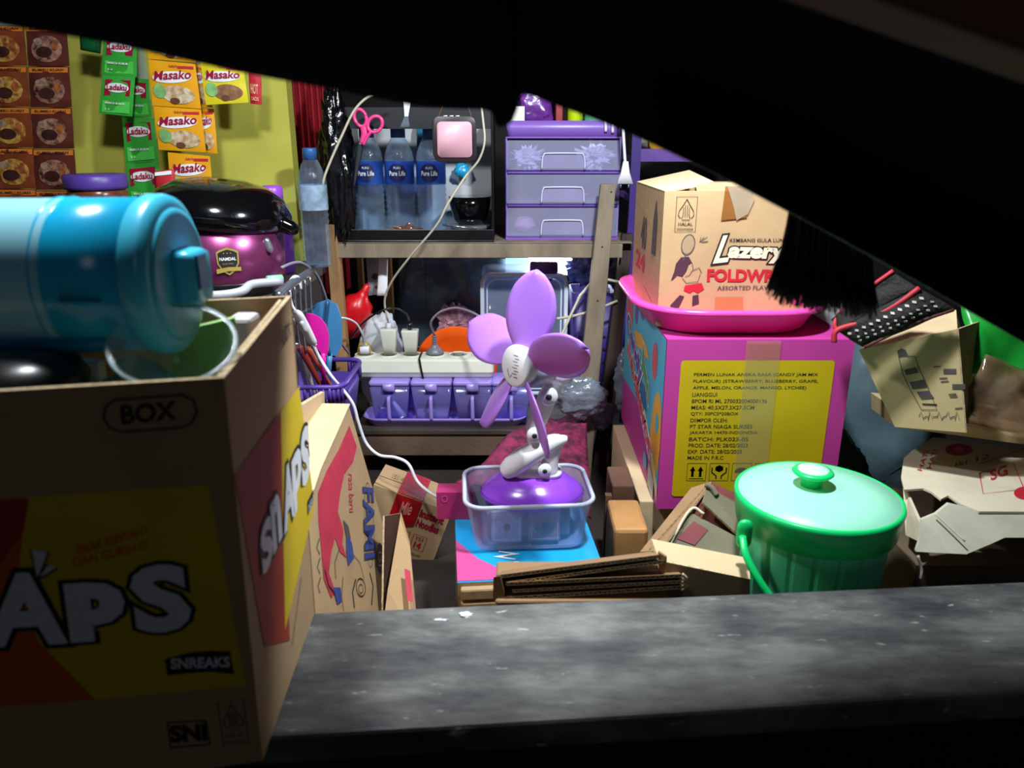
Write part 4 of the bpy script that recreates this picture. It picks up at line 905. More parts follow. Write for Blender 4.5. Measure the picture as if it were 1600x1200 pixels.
mb.build('strain_relief', pl)
wp = thing('white_plug', 'small white plug in the leftmost socket', 'plug', (so[0], PY + .033, PZ + .045))
MB().loft([[(so[0] + a, PY + .033 + b_, z) for a, b_ in rrect(-.010, -.006, .010, .006, .003)] for z in (PZ + .0452, PZ + .062)], whitep).build('plug_body', wp)
def cable(pts, r, m, label, n=6, extra=None):
    mb = MB(); mb.tube([p if isinstance(p, Vector) else at(*p) for p in pts], r, m, 8, n)
    mb.build('cable', label=label, cat='cable')
cable([e1 + Vector((0, 0, .013)), (601, 470, 1.58), (612, 440, 1.56), (640, 402, 1.53), (682, 352, 1.50), (700, 318, 1.49), (728, 275, 1.49), (748, 250, 1.49), (757, 222, 1.49), (755, 190, 1.49), (750, 150, 1.49)], .0022, creamc, 'cream charging cable curving up past the black crate')
cable([e2_ + Vector((0, 0, .017)), (636, 492, 1.565), (620, 482, 1.56), (600, 484, 1.55), (578, 496, 1.55), (560, 512, 1.55), (548, 530, 1.56)], .0020, blackp, 'short black cable arching from the right charger')
cable([Vector((x, PY + .033, PZ + .086)), (673, 505, 1.57), (684, 490, 1.56), (700, 483, 1.55), (718, 482, 1.53), (745, 492, 1.48), (775, 514, 1.42), (800, 538, 1.36)], .0026, greyc, 'grey cable arching from the grey plug towards the fan')
cable([Vector((so[0], PY + .033, PZ + .062)), (566, 522, 1.56), (556, 505, 1.54), (538, 497, 1.50), (520, 500, 1.45), (500, 514, 1.38), (482, 519, 1.32), (466, 512, 1.26), (455, 492, 1.22), (448, 465, 1.2), (451, 443, 1.19), (460, 432, 1.19), (468, 436, 1.2), (470, 452, 1.2)], .0022, whitep, 'white cable looping from the leftmost socket over the dish rack')
cable([(440, 418, 1.24), (458, 411, 1.28), (474, 412, 1.31), (495, 430, 1.36), (508, 462, 1.40), (518, 500, 1.45), (530, 530, 1.50), (545, 552, 1.545)], .0026, greyc, 'grey cable running from the dish rack down to the power strip')
cable([(588, 146, 1.52), (570, 155, 1.52), (552, 175, 1.52), (535, 210, 1.52), (515, 255, 1.52), (505, 285, 1.52), (502, 325, 1.53)], .0024, creamc, 'cream cable hanging in an arc left of the black crate')
MB().tube([at(502, 292, 1.528), at(501, 318, 1.53)], .005, creamc, 10).build('cable_joint', label='cream cable joint at the lower end of the hanging arc cable', cat='connector')
cable([(905, 465, 1.60), (892, 492, 1.58), (872, 535, 1.50), (855, 560, 1.40)], .003, creamc, 'cream cable rising behind the fan to the leaning post')
cable([(1000, 445, 1.62), (965, 440, 1.61), (940, 436, 1.62), (925, 442, 1.62), (910, 458, 1.615), (905, 465, 1.60)], .003, creamc, 'cream cable end bent behind the leaning post')
cable([(965, 470, 1.60), (930, 484, 1.60), (895, 494, 1.59), (870, 498, 1.58)], .003, creamc, 'cream cable crossing in front of the indigo basket')
# inline switch with its cable
sw = thing('inline_switch', 'white inline cable switch hanging beside the magenta spoon rest', 'switch', at(478, 530, 1.17))
mb = MB(); mb.limb([at(466, 492, 1.16), at(475, 510, 1.17), at(487, 532, 1.18)], [.010, .011, .009], whitep, 14, flat=.55); mb.build('switch_body', sw)
mb = MB(); mb.limb([at(472, 505, 1.158), at(477, 515, 1.162)], [.004, .004], mat('grey rocker', '#b8bac2', .4), 10); mb.build('rocker', sw)
cable([(455, 440, 1.20), (453, 460, 1.18), (457, 478, 1.16), (465, 490, 1.16)], .0022, whitep, 'white cable dropping into the inline switch')
cable([(488, 536, 1.18), (500, 560, 1.19), (518, 588, 1.19), (535, 608, 1.20), (552, 632, 1.20), (560, 660, 1.20), (572, 692, 1.20), (592, 711, 1.19), (618, 715, 1.18), (638, 725, 1.17), (652, 752, 1.16), (672, 770, 1.14), (694, 781, 1.12), (713, 788, 1.10)], .0028, whitep, 'long white cable running from the inline switch down to the fan container')
# ================================================================== utensil corner at the left
kb = at(515, 620, 1.22); tb0 = thing('utensil_basket', 'purple open basket of utensils behind the snack carton', 'basket', (kb.x, 1.26, .70))
mb = MB(); kx0, kx1 = -.43, at(562, 585, 1.2).x - .028; kz0, kz1 = .695, .858
mb.loft([rring(kx1 - kx0 - .04, .13, .02, kz0, 5, (kx0+kx1)/2, 1.27), rring(kx1 - kx0, .16, .024, kz1 - .03, 5, (kx0+kx1)/2, 1.27), rring(kx1 - kx0, .16, .024, kz1 - .022, 5, (kx0+kx1)/2, 1.27), rring(kx1 - kx0 - .008, .152, .022, kz1 - .022, 5, (kx0+kx1)/2, 1.27), rring(kx1 - kx0 - .046, .124, .018, kz0 + .004, 5, (kx0+kx1)/2, 1.27)], purpd); mb.build('basket_body', tb0)
mb = MB(); rg = rring(kx1 - kx0 + .004, .164, .024, kz1, 5, (kx0+kx1)/2, 1.27); mb.tube(rg + [rg[0]], .0045, purpd, 8, cm=False)
for i in range(0, len(rg), 1):
    p = Vector(rg[i]); mb.tube([p, p - Vector((0, 0, .026))], .003, purpd, 6)
for i in range(12):
    xx = kx0 + .02 + (kx1 - kx0 - .04) * i / 11
    mb.tube([(xx, 1.187, kz1), (xx, 1.188, kz1 - .026)], .003, purpd, 6)
mb.build('basket_rim', tb0)
mb = MB(); mb.box((-.46, 1.20, FZ), (-.33, 1.34, .694), kraftd); mb.build('brown_carton', label='plain brown carton under the utensil basket', cat='carton', bevel=.002)
mb = MB(); mg = mat('magenta plastic', '#d61a9a', .35, var=.03)
P_ = [at(x, y, 1.22) for x, y in [(478, 490), (488, 491), (500, 497), (509, 508), (514, 525), (513, 548), (508, 560), (500, 550), (488, 535), (478, 520)]]
mb.loft([P_, [p + Vector((0, .004, 0)) for p in P_]], mg, smooth=False); P2 = [at(505, 552, 1.22), at(506, 600, 1.23)]; mb.tube(P2, .004, mg, 8)
mb.build('spatula', label='flat magenta spatula standing in the utensil basket', cat='spatula')
mb = MB(); bm_ = mat('steel blue plastic', '#3f7fae', .4, var=.08)
P_ = [at(x, y, 1.30) for x, y in [(482, 490), (495, 474), (512, 468), (526, 476), (534, 500), (534, 540), (526, 556), (505, 555), (488, 530)]]
mb.loft([P_, [p + Vector((0, .004, 0)) for p in P_]], bm_, smooth=False); mb.stroke(Patch(*[at(*p, 1.298) for p in ((480, 465), (540, 465), (540, 560), (480, 560))]), [(.52, .98), (.5, .6), (.55, .1)], .0, ink)
mb.tube([at(512, 470, 1.297), at(508, 520, 1.297), at(515, 555, 1.297)], .003, mat('navy rib', '#234a70', .4), 8); mb.tube([at(515, 552, 1.30), at(512, 600, 1.30)], .005, bm_, 8)
mb.build('blue_scoop', label='wide steel blue scoop standing behind the magenta spatula', cat='scoop')
for i, (a, b, r_, m_, lb) in enumerate((((470, 545), (500, 600), .004, mat('brick red plastic', '#a03628', .4), 'brick red handled utensil leaning in the basket'), ((483, 548), (515, 600), .005, mat('russet plastic', '#b4503c', .4), 'russet handled utensil beside the magenta spatula'), ((463, 540), (480, 610), .003, chrome, 'thin steel utensil leaning at the left of the basket'), ((474, 560), (490, 612), .0035, mat('cream handle', '#c9bba8', .5), 'cream handled utensil in the front of the basket'))):
    mb = MB(); a3, b3 = at(*a, 1.21 + .012 * i), at(*b, 1.23 + .012 * i); mb.limb([a3, a3.lerp(b3, .5), b3], [r_ * 1.8, r_ * 1.3, r_], m_, 8, .6); mb.build('utensil', label=lb, cat='utensil', group='utensils in the purple basket')
# ================================================================== leaning flattened cartons at the left
def panel(tl, tr, br, bl, th=.004, m=kraft, e=flute): return Patch(at(*tl), at(*tr), at(*br), at(*bl))
# upright large carton with red print
lc = thing('printed_carton', 'tall kraft carton with red and blue print leaning beside the snack carton', 'carton', at(550, 960, .95))
c_tf = at(543, 628, 1.10); c_tn = at(496, 668, .84); c_bf = at(612, 860, 1.10); c_bn = at(490, 985, .84)
PR = Patch(at(497, 668, .86), at(545, 640, 1.12), at(609, 868, 1.14), at(606, 1010, .86)) 
tl, tr, br, bl = at(478, 742, .86), at(546, 640, 1.12), at(622, 960, 1.05), at(486, 985, .84)
P5 = [at(484, 790, .84), at(547, 632, 1.12), at(611, 862, 1.10), at(597, 965, .95), at(486, 985, .84)]
pn = (P5[1] - P5[0]).cross(P5[2] - P5[0]).normalized(); pn = pn if pn.dot(CAM - P5[0]) > 0 else -pn
def onpl(px, py, o, n): d = ray(px, py); return CAM + d * ((o - CAM).dot(n) / d.dot(n))
FP = Frame(P5[0], P5[1] - P5[0], P5[1] - P5[2]); 
if FP.n.dot(pn) < 0: FP = Frame(P5[0], P5[1] - P5[0], P5[2] - P5[1])
def Fq(*p): return [FP.q(*x) for x in p]
out = Fq((545, 634), (578, 748), (611, 862), (600, 905), (592, 985), (470, 985), (470, 830), (500, 735))
mb = MB(); top = [FP.p(a, b) for a, b in out]; bot = [p - FP.n * .012 for p in top]; n_ = len(top)
mb.add(top + bot, [tuple(range(n_))], kraft); mb.add(top + bot, [tuple(range(n_, 2*n_))[::-1]] + [(i, (i+1) % n_, n_+(i+1) % n_, n_+i) for i in range(n_)], flute)
mb.poly(FP, Fq((545, 665), (557, 698), (551, 722), (537, 742), (531, 770), (527, 800), (536, 828), (534, 850), (541, 872), (530, 862), (523, 840), (517, 862), (513, 895), (523, 925), (517, 935), (505, 905), (501, 855), (497, 815), (496, 770), (510, 735), (530, 700)), redp)
mb.poly(FP, Fq((540, 828), (549, 850), (552, 872), (543, 885), (540, 862)), inkb, .0012); mb.poly(FP, Fq((535, 812), (543, 822), (547, 842), (540, 840)), inkg, .0013)
mb.poly(FP, Fq((519, 918), (531, 918), (533, 940), (526, 945)), inkb, .0012); mb.stroke(FP, Fq((506, 890), (512, 915), (522, 928)), .003, ink, .0014)
mb.stroke(FP, Fq((530, 855), (522, 880), (524, 905)), .0015, ink); mb.stroke(FP, Fq((545, 872), (552, 868), (562, 880), (568, 905)), .0012, ink)
mb.stroke(FP, [FP.q(x, y) for x, y in ell(563, 918, 7, 14, 20, -.1)], .0018, ink, closed=True); mb.stroke(FP, [FP.q(x, y) for x, y in ell(563, 920, 3.5, 7, 16)], .0012, ink, closed=True)
mb.stroke(FP, Fq((553, 950), (550, 925), (555, 905)), .003, ink); mb.stroke(FP, Fq((577, 895), (582, 915), (580, 945)), .003, ink); mb.stroke(FP, Fq((535, 900), (533, 930), (536, 955)), .0012, ink)
mb.text(FP, 'FAMI', (566, 762), (569, 874), (582, 764), inkb, .0012, .02, out=inkg, outw=.03); mb.stroke(FP, [FP.q(x, y) for x, y in ell(576, 820, 7, 66, 26, -.04)], .001, inkb, closed=True)
mb.fan(FP, [FP.q(x, y) for x, y in ell(593, 872, 5, 24, 20, -.02)], inkg); mb.text(FP, 'ISI', (590, 862), (590, 885), (597, 863), kraft, .0014)
mb.text(FP, 'rasa baru', (543, 740), (545, 800), (551, 742), redp, .0012)
for k in range(3): mb.stroke(FP, Fq((498 + k, 842 + k * 30), (494 + k, 856 + k * 30), (499, 866 + k * 30)), .0022, inkg)
mb.build('front_panel', lc)
mb = MB(); P_ = [at(480, 640, 1.04), at(546, 628, 1.13), at(548, 636, 1.13), at(500, 735, 1.0), at(470, 840, .86), at(466, 800, .86)]
P_ = [FP.p(*FP.q(546, 631), .001), FP.p(*FP.q(500, 733), .001), FP.p(*FP.q(462, 850), .001)]
t0 = P_[0] + Vector((-.085, -.03, .012)); t1_ = P_[1] + Vector((-.065, -.0, .02)); t2_ = P_[2] + Vector((-.05, 0, .02))
mb.slab([t0, P_[0], P_[1], t1_], .004, kraft2, flute); mb.slab([t1_, P_[1], P_[2], t2_], .004, kraft2, flute)
mb.build('side_panel', lc)
mb = MB(); a, b, c_, d_ = at(455, 640, .93), at(508, 612, 1.10), at(478, 700, .95), at(462, 760, .90)
mb.slab([at(440, 652, .93), at(507, 612, 1.12), at(508, 650, 1.12), at(440, 830, .93)], .006, kraft2, flute)
mb.build('flat_carton', label='pale folded carton sheet wedged between the snack carton and the printed carton', cat='carton')
# open narrow carton with dark inside
oc = thing('open_carton', 'narrow open carton with dark inside, in front of the noodle carton', 'carton', at(630, 950, .97))
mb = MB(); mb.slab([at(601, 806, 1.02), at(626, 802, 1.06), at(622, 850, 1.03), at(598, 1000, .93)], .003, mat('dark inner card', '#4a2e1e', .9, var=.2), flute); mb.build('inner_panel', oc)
mb = MB(); Pf = [at(626, 802, 1.055), at(640, 850, 1.02), at(650, 960, .93), at(648, 1000, .90), at(596, 1000, .90), at(606, 920, .95), at(619, 862, 1.02)]
n_ = len(Pf); mb.add(Pf + [p + Vector((0, .004, 0)) for p in Pf], [tuple(range(n_)), tuple(range(n_, 2*n_))[::-1]] + [(i, (i+1) % n_, n_+(i+1) % n_, n_+i) for i in range(n_)], kraft)
Ff = Frame(at(625, 900, .975), at(640, 850, 1.02) - at(606, 920, .95) , at(626, 802, 1.055) - at(598, 1000, .90))
mb.build('outer_panel', oc)
mb = MB(); P_ = Patch(at(632, 888, .968), at(641, 892, .968), at(645, 940, .93), at(636, 938, .93)); mb.slab(P_.c, .0005, redp); mb.build('red_mark', oc, label='faded red print')
# ================================================================== noodle carton
nw, nd, nh = .142, .10, .138
nRot = Euler((0, 0, R(-4))).to_matrix().to_4x4() @ Matrix.Rotation(R(20), 4, 'Y') @ Matrix.Rotation(R(-4), 4, 'X')
nM = Matrix.Translation(at(584, 757, 1.20) - (nRot @ Vector((0, 0, nh)))) @ nRot
def frames(M, w_, d_, h_):
    o = M.translation; X = (M.to_3x3() @ Vector((1, 0, 0))); Y = (M.to_3x3() @ Vector((0, 1, 0))); Z = (M.to_3x3() @ Vector((0, 0, 1)))
    return dict(F=Frame(o, X, Z), L=Frame(o + Y * d_, -Y, Z), R=Frame(o + X * w_, Y, Z), T=Frame(o + Z * h_, X, Y))
nf = frames(nM, nw, nd, nh); noo = thing('noodle_carton', 'small kraft noodle carton sealed with red tape, tilted beside the printed carton', 'carton', nM.translation)
mb = MB(nM); mb.box((0, 0, 0), (nw, nd, nh), kraft); mb.M = None
F = nf['F']; T = nf['T']
mb.stroke(T, [(0, nd * .42), (nw, nd * .42)], .0014, mat('card seam', '#4c3626', .9)); 
mb.text(F, 'Instant', (nw * .64, nh * .80), (nw * .95, nh * .80), (nw * .64, nh * .91), crim, .001, .04, 0, px=False); mb.text(F, 'Noodles', (nw * .64, nh * .66), (nw * .93, nh * .66), (nw * .64, nh * .77), crim, .001, .04, 0, px=False)
for x_ in (.44, .66):
    mb.stroke(F, [(nw * x_, nh * .36), (nw * (x_ + .17), nh * .36), (nw * (x_ + .17), nh * .56), (nw * x_, nh * .56)], .0010, red_i, closed=True)
mb.text(F, '14', (nw * .70, nh * .38), (nw * .79, nh * .38), (nw * .70, nh * .47), red_i, .001, .03, px=False); mb.text(F, 'ISI', (nw * .70, nh * .49), (nw * .79, nh * .49), (nw * .70, nh * .54), red_i, .001, .0, px=False)
mb.poly(F, [(nw * .52, nh * .38), (nw * .57, nh * .44), (nw * .57, nh * .5), (nw * .53, nh * .54), (nw * .49, nh * .5), (nw * .48, nh * .43)], red_i)
mb.text(F, 'GUNAKAN SEBELUM', (nw * .44, nh * .27), (nw * .82, nh * .27), (nw * .44, nh * .30), ink, .001, px=False)
for k in range(18): 
    if k % 4 != 3: mb.poly(F, [(nw * (.45 + k * .019), nh * .05), (nw * (.45 + k * .019 + .011), nh * .05), (nw * (.45 + k * .019 + .011), nh * .22), (nw * (.45 + k * .019), nh * .22)], inkg, .001)
mb.text(T, 'ISI 40', (nw * .15, nd * .5), (nw * .36, nd * .5), (nw * .15, nd * .7), mat('ochre print', '#a8843c', .7), .001, px=False)
mb.build('box_body', noo)
mb = MB(); mb.poly(T, [(nw * .30, 0), (nw * .62, 0), (nw * .62, nd), (nw * .30, nd)], tapered, .0018); mb.poly(F, [(nw * .30, nh * .62), (nw * .40, nh * .66), (nw * .5, nh * .6), (nw * .62, nh * .66), (nw * .62, nh), (nw * .30, nh)], tapered, .0018)
mb.text(F, 'Mie', (nw * .40, nh * .74), (nw * .54, nh * .78), (nw * .40, nh * .92), mat('pink tape print', '#e88a7a', .4), .0026, .02, px=False); mb.build('red_tape', noo, solid=.0004)
# ================================================================== blue and pink box
cy_ = mat('cyan box print', '#1aa6e0', .4, var=.04); pkb = mat('pink box print', '#e0569a', .45, var=.04)
BZ = .673; bM = place((-.074, .905, FZ), rz=R(5)); bw, bd, bh = .205, .215, BZ - FZ
bf = frames(bM, bw, bd, bh); bb = thing('cyan_box', 'cyan and pink box with white letters beneath the fan container', 'box', bM.translation)
mb = MB(bM); mb.box((0, 0, 0), (bw, bd, bh), cy_); mb.M = None; T = bf['T']; L_ = bf['L']; F = bf['F']
mb.poly(T, [(.0, .003), (.095, .003), (.06, .030), (.03, .06), (.0, .115)], pkb); 
mb.text(T, 'Z', (.052, .062), (.084, .050), (.060, .078), white_i, .0012, .02, px=False); mb.text(T, 'no', (.066, .020), (.098, .022), (.060, .045), white_i, .0014, .03, px=False)
mb.poly(L_, [(.05, 0), (bd - .002, 0), (bd - .002, bh), (.0, bh), (.0, bh * .9)], kraft); mb.poly(L_, [(.09, .02), (.14, .02), (.15, .09), (.1, .10)], mat('pale window print', '#d4d0c4', .5), .0014)
mb.poly(L_, [(.06, .0), (.11, .0), (.11, .025), (.06, .03)], pkb, .0016)
mb.poly(F, [(.0, 0), (.1, 0), (.1, bh), (0, bh)], kraft)
mb.build('box_body', bb)
for z0, z1 in ((-.045, -.024), (-.022, -.004)):
    mb = MB(bM); mb.box((.004, -.012, bh + z0), (.058, -.001, bh + z1), kraft); mb.build('end_flap', bb, bevel=.003)
mb = MB(); mb.box((-.118, 1.085, .6735), (-.06, 1.118, at(690, 763, 1.1).z), mat('rose card', '#b8306e', .5)); mb.text(Frame((-.118, 1.085, .6735), (1, 0, 0), (0, 0, 1)), 'O', (.008, .030), (.018, .030), (.008, .042), pkb, .001, px=False)
mb.build('rose_box', label='thin rose pink box behind the left corner of the fan container', cat='box')
# ================================================================== clear food container
fcx, fcy = .022, 1.047; z0, z1 = BZ + .0005, .754; cnt = thing('food_container', 'milky clear food container of packets carrying the purple fan', 'container', (fcx, fcy, z0))
mc = place((fcx, fcy, 0), rz=R(4))
mb = MB(mc); mb.loft([rring(.155, .112, .022, z0, 6), rring(.160, .117, .024, z0 + .006, 6), rring(.184, .138, .028, z1 - .006, 6), rring(.184, .138, .028, z1 - .005, 6), rring(.180, .134, .026, z1 - .006, 6), rring(.156, .113, .022, z0 + .008, 6), rring(.152, .109, .02, z0 + .003, 6)], milky); mb.build('container_body', cnt)
mb = MB(mc); rg = rring(.186, .140, .028, z1 - .004, 6); mb.tube([Vector(p) for p in rg] + [Vector(rg[0])], .0034, mat('milky rim plastic', '#ccd0e2', .3, alpha=.8), 8, cm=False); mb.build('rim', cnt)
pk1 = mat('pale blue packet', '#b9d2e0', .35, var=.3, scale=60, col2='#7a98b4'); pk2 = mat('red white packet', '#d8c0bc', .35, var=.5, scale=60, col2='#b03040')
for i, (xx, m_, lb) in enumerate(((-.033, pk1, 'pale blue packet standing in the front of the food container'), (.022, pk2, 'red and white packet standing in the front of the food container'))):
    mb = MB(mc); mb.M = mc; lo = (xx - .023, -.050, z0 + .009); mb.box(lo, (xx + .023, -.040, z0 + .062), m_); Fk = Frame(mc @ Vector(lo), mc.to_3x3() @ Vector((1, 0, 0)), (0, 0, 1)); mb.M = None
    mb.stroke(Fk, [(.004, .006), (.042, .006), (.042, .047), (.004, .047)], .0016, white_i, closed=True); mb.poly(Fk, ell(.023, .026, .015, .013, 20), mat('pale sky print', '#8fb4cc', .5) if i == 0 else mat('rosy print', '#b0505c', .5)); mb.poly(Fk, ell(.023, .026, .005, .006, 12), ink, .0012)
    mb.build('packet', label=lb, cat='packet', group='packets in the food container', bevel=.003)
mb = MB(mc); mb.box((-.062, -.034, z0 + .009), (.062, .045, z0 + .052), mat('grey packet stack', '#8d93a8', .5, var=.3, scale=40)); mb.build('packet_stack', label='stack of grey packets inside the food container under the fan', cat='packets', bevel=.004)
# ================================================================== purple clip fan
fz = z0 + .0525; fb = Vector((.030, 1.048, fz))
fan = thing('clip_fan', 'small clip fan with five lilac blades on a round purple base', 'fan', fb)
mb = MB(place(fb)); mb.lathe([(.055, 0), (.070, .006), (.0765, .014), (.076, .020), (.068, .028), (.060, .034), (.056, .036), (.05, .041), (.03, .045), (.001, .046)], fanb, 56, sy=.80); mb.lathe([(.0775, .013), (.0785, .0155), (.0775, .018)], fanb, 56, sy=.8, cap0=False, cap1=False); mb.build('base', fan)
zb_ = fz + .0462
wf = mat('fan white plastic', '#efedf4', .3, var=.02)
Yf = 1.035
mb = MB(); Q = lambda x, y, d=0: at(x, y, Yf + d)
mb.loft([[tuple(fb + Vector((x * k, y * k, .044 + z))) for x, y in rrect(-.030, -.022, .044, .024, .018, 6)] for z, k in ((0, 1), (.005, 1), (.007, .9))], wf); mb.build('clamp_foot', fan)
mb = MB(); mb.limb([Q(800, 729), Q(818, 716), Q(845, 700), Q(866, 690), Q(878, 687)], [.020, .021, .019, .014, .009], wf, 18, flat=.8); mb.build('clamp_upper_jaw', fan)
mb = MB(); mb.limb([Q(870, 695, .004), Q(861, 715, .004), Q(858, 735, .004), Q(862, 744, .004)], [.010, .012, .013, .012], wf, 14); mb.build('clamp_lower_jaw', fan)
def screw(px, py, Y, r_, m1=wf):
    mb = MB(); c = at(px, py, Y); M_ = place(c, rx=R(90)); mb.lathe([(r_, 0), (r_, .006), (r_ * .85, .008)], m1, 24, M=M_); mb.lathe([(r_ * .36, .0082), (r_ * .3, .0095)], mat('dark screw', '#3a3840', .4, metal=.5), 14, M=M_); return mb
screw(851, 733, Yf - .010, .010).build('hinge', fan)
screw(835, 678, Yf - .012, .011).build('hinge', fan); screw(857, 618, Yf - .012, .013).build('hinge', fan)
mb = MB(); mb.limb([Q(838, 688), Q(838, 668)], [.0145, .0145], wf, 14, .8); mb.limb([Q(836, 668), Q(846, 645), Q(856, 618)], [.013, .013, .014], wf, 16, .8); mb.build('lower_arm', fan)
mb = MB(); mb.limb([Q(857, 618, .004), Q(866, 600, .004), Q(872, 586, .002)], [.013, .013, .0165], wf, 16, .9); mb.limb([Q(876, 585, .002), Q(860, 585, .0), Q(842, 588, -.004)], [.0165, .014, .011], wf, 16); mb.build('upper_arm', fan)
yaw = R(52); nv = Vector((-math.sin(yaw), -math.cos(yaw), .12)).normalized(); e2v = Vector((math.cos(yaw), -math.sin(yaw), 0)); e1v = e2v.cross(nv).normalized()
if e1v.z < 0: e1v = -e1v
Hc = at(818, 571, Yf - .025)
def loc3(a, b, c): return Hc + e2v * a + e1v * b + nv * c
def rings_(prof, seg=36): return [[loc3(r_ * math.cos(2*math.pi*j/seg), r_ * math.sin(2*math.pi*j/seg), z) for j in range(seg)] for r_, z in prof]
MB().loft(rings_([(.008, -.052), (.022, -.048), (.028, -.034), (.029, -.012), (.026, -.009)]), mat('lavender white plastic', '#cfc6dc', .3)).build('motor_housing', fan)
MB().loft(rings_([(.024, -.008), (.026, -.002), (.0285, .004), (.0295, .012), (.0285, .0155), (.0265, .0165), (.001, .018)]), wf).build('hub_cap', fan)
class HubS:
    def p(s, a, b, l=0): return loc3(a, b, .0175 + l)
hs = HubS(); mb = MB()
for k in range(8): mb.stroke(hs, [(-.002 + .004 * (k % 2), .015 - k * .0042), (.008 + .003 * (k % 2), .0155 - k * .0042)], .0009, inkg, .0006)
mb.stroke(hs, [(-.012 + .002 * k, -.006 - .010 * math.sin(k * .5)) for k in range(6)], .0009, inkg, .0006); mb.build('hub_lettering', fan)
phi = R(-36)
for ang in (5, 68, 146, 217, 287):
    th = R(ang); rad = e1v * math.cos(th) + e2v * math.sin(th); tan = -e1v * math.sin(th) + e2v * math.cos(th)
    def bl(u, v, rad=rad, tan=tan):
        r_ = .020 + .110 * u; wd = .0085 + .026 * math.sin(math.pi * min(1, u * .98 + .02) ** .9) ** .75 if u < .995 else .0015
        wd = (.009 + .0255 * math.sin(math.pi * (u ** .85) * .86 + .12)) * math.sqrt(max(0, 1 - max(0, (u - .72) / .28) ** 2.2)) + .0004
        p_ = phi * (1.05 - .25 * u); c = (v - .5) * 2 * wd
        return Hc + rad * (r_ + .006 * abs(v - .5)) + (tan * math.cos(p_) + nv * math.sin(p_)) * c + nv * (.010 * (1 - (2 * v - 1) ** 2) * .5 + .002)
    MB().grid(bl, 22, 10, fanp).build('blade', fan, solid=.0016)
# ================================================================== magenta cloth behind the fan
cl = mat('magenta batik cloth', '#42102a', .8, var=.5, scale=55, col2='#9c2c56')
P_ = Patch(at(820, 655, 1.36), at(912, 648, 1.36), at(905, 775, 1.24), at(735, 775, 1.24), .02, .04, 5)
P_ = Patch(at(838, 652, 1.525), at(915, 650, 1.525), at(925, 800, 1.26), at(712, 765, 1.30), .01, .03, 5)
MB().grid(lambda u, v: P_.p(u, v), 24, 20, cl).build('batik_cloth', label='magenta patterned cloth draped behind the fan', cat='cloth', solid=.003)
# ================================================================== pink candy carton
KX, KY, KZ = .2256, 1.08, .694; pkM = place((KX, KY, KZ)); pw, pd, ph = .273, .405, .273
pf_ = frames(pkM, pw, pd, ph); pcx = thing('candy_carton', 'magenta carton with big yellow label and fruit pictures on its side', 'carton', (KX + pw/2, KY + pd/2, KZ))
mb = MB(pkM); mb.box((0, 0, 0), (pw, pd, ph), mag); mb.M = None; F = pf_['F']; L_ = pf_['L']; T = pf_['T']
a = F.q(1073, 563); b = F.q(1303, 563); c2 = F.q(1056, 775); x0_, x1_ = .022, .2475; y1_ = a[1]; y0_ = .022
mb.poly(F, rrect(x0_, y0_, x1_, y1_, .005), yel_b)
lines = ['PERMEN LUNAK ANEKA RASA (CANDY JAM MIX', 'FLAVOUR) (STRAWBERRY, BLUEBERRY, GRAPE,', 'APPLE, MELON, ORANGE, MANGO, LYCHEE)', 'LIANGGUI', 'BPOM RI ML 270032004000136', 'MEAS: 40.5X27.3X27.3CM', 'QTY: 30PCS*20BOX', 'DIIMPOR OLEH:', 'PT STAR NIAGA SUKSES', 'JAKARTA 14470-INDONESIA', 'BATCH: PLK023-05', 'PROD. DATE: 28/02/2023', 'EXP. DATE: 28/02/2025', 'MADE IN P.R.C']
wid = [.183, .184, .168, .037, .112, .094, .071, .056, .094, .103, .090, .090, .082, .055]
ty = F.q(1095, 589)[1]; by_ = F.q(1084, 718)[1]; stp = (ty - by_) / 13
for i, (s_, w_) in enumerate(zip(lines, wid)):
    y = ty - i * stp; mb.text(F, s_, (x0_ + .020, y), (x0_ + .020 + w_, y), (x0_ + .020, y + stp * .62), ink, .001, .012, px=False)
iy = by_ - .035; 
for k in range(5):
    xx = x0_ + .021 + k * .0345; mb.stroke(F, [(xx, iy), (xx + .029, iy), (xx + .029, iy + .029), (xx, iy + .029)], .0010, ink, closed=True)
    cx = xx + .0145
    if k == 0:
        for d in (-.006, .006): mb.poly(F, [(cx + d - .002, iy + .006), (cx + d + .002, iy + .006), (cx + d + .002, iy + .016), (cx + d + .0045, iy + .016), (cx + d, iy + .024), (cx + d - .0045, iy + .016), (cx + d - .002, iy + .016)], ink)
        mb.stroke(F, [(cx - .011, iy + .0035), (cx + .011, iy + .0035)], .0012, ink)
    elif k == 1:
        mb.poly(F, [(cx, iy + .014), (cx + .006, iy + .017), (cx + .006, iy + .023), (cx, iy + .026), (cx - .006, iy + .023), (cx - .006, iy + .017)], ink)
        for s_ in (-1, 1): mb.stroke(F, [(cx + s_ * .011, iy + .022), (cx + s_ * .011, iy + .014), (cx + s_ * .004, iy + .008), (cx + s_ * .004, iy + .003)], .0022, ink)
    elif k == 2:
        mb.poly(F, [(cx + .011 * math.cos(t_ * math.pi / 8), iy + .013 + .009 * math.sin(t_ * math.pi / 8)) for t_ in range(9)], ink); mb.stroke(F, [(cx, iy + .013), (cx, iy + .004), (cx + .003, iy + .004)], .0010, ink)
    else: mb.poly(F, [(cx - .006, iy + .024), (cx + .006, iy + .024), (cx + .004, iy + .014), (cx + .001, iy + .012), (cx + .001, iy + .005), (cx + .005, iy + .003), (cx - .005, iy + .003), (cx - .001, iy + .005), (cx - .001, iy + .012), (cx - .004, iy + .014)], ink)
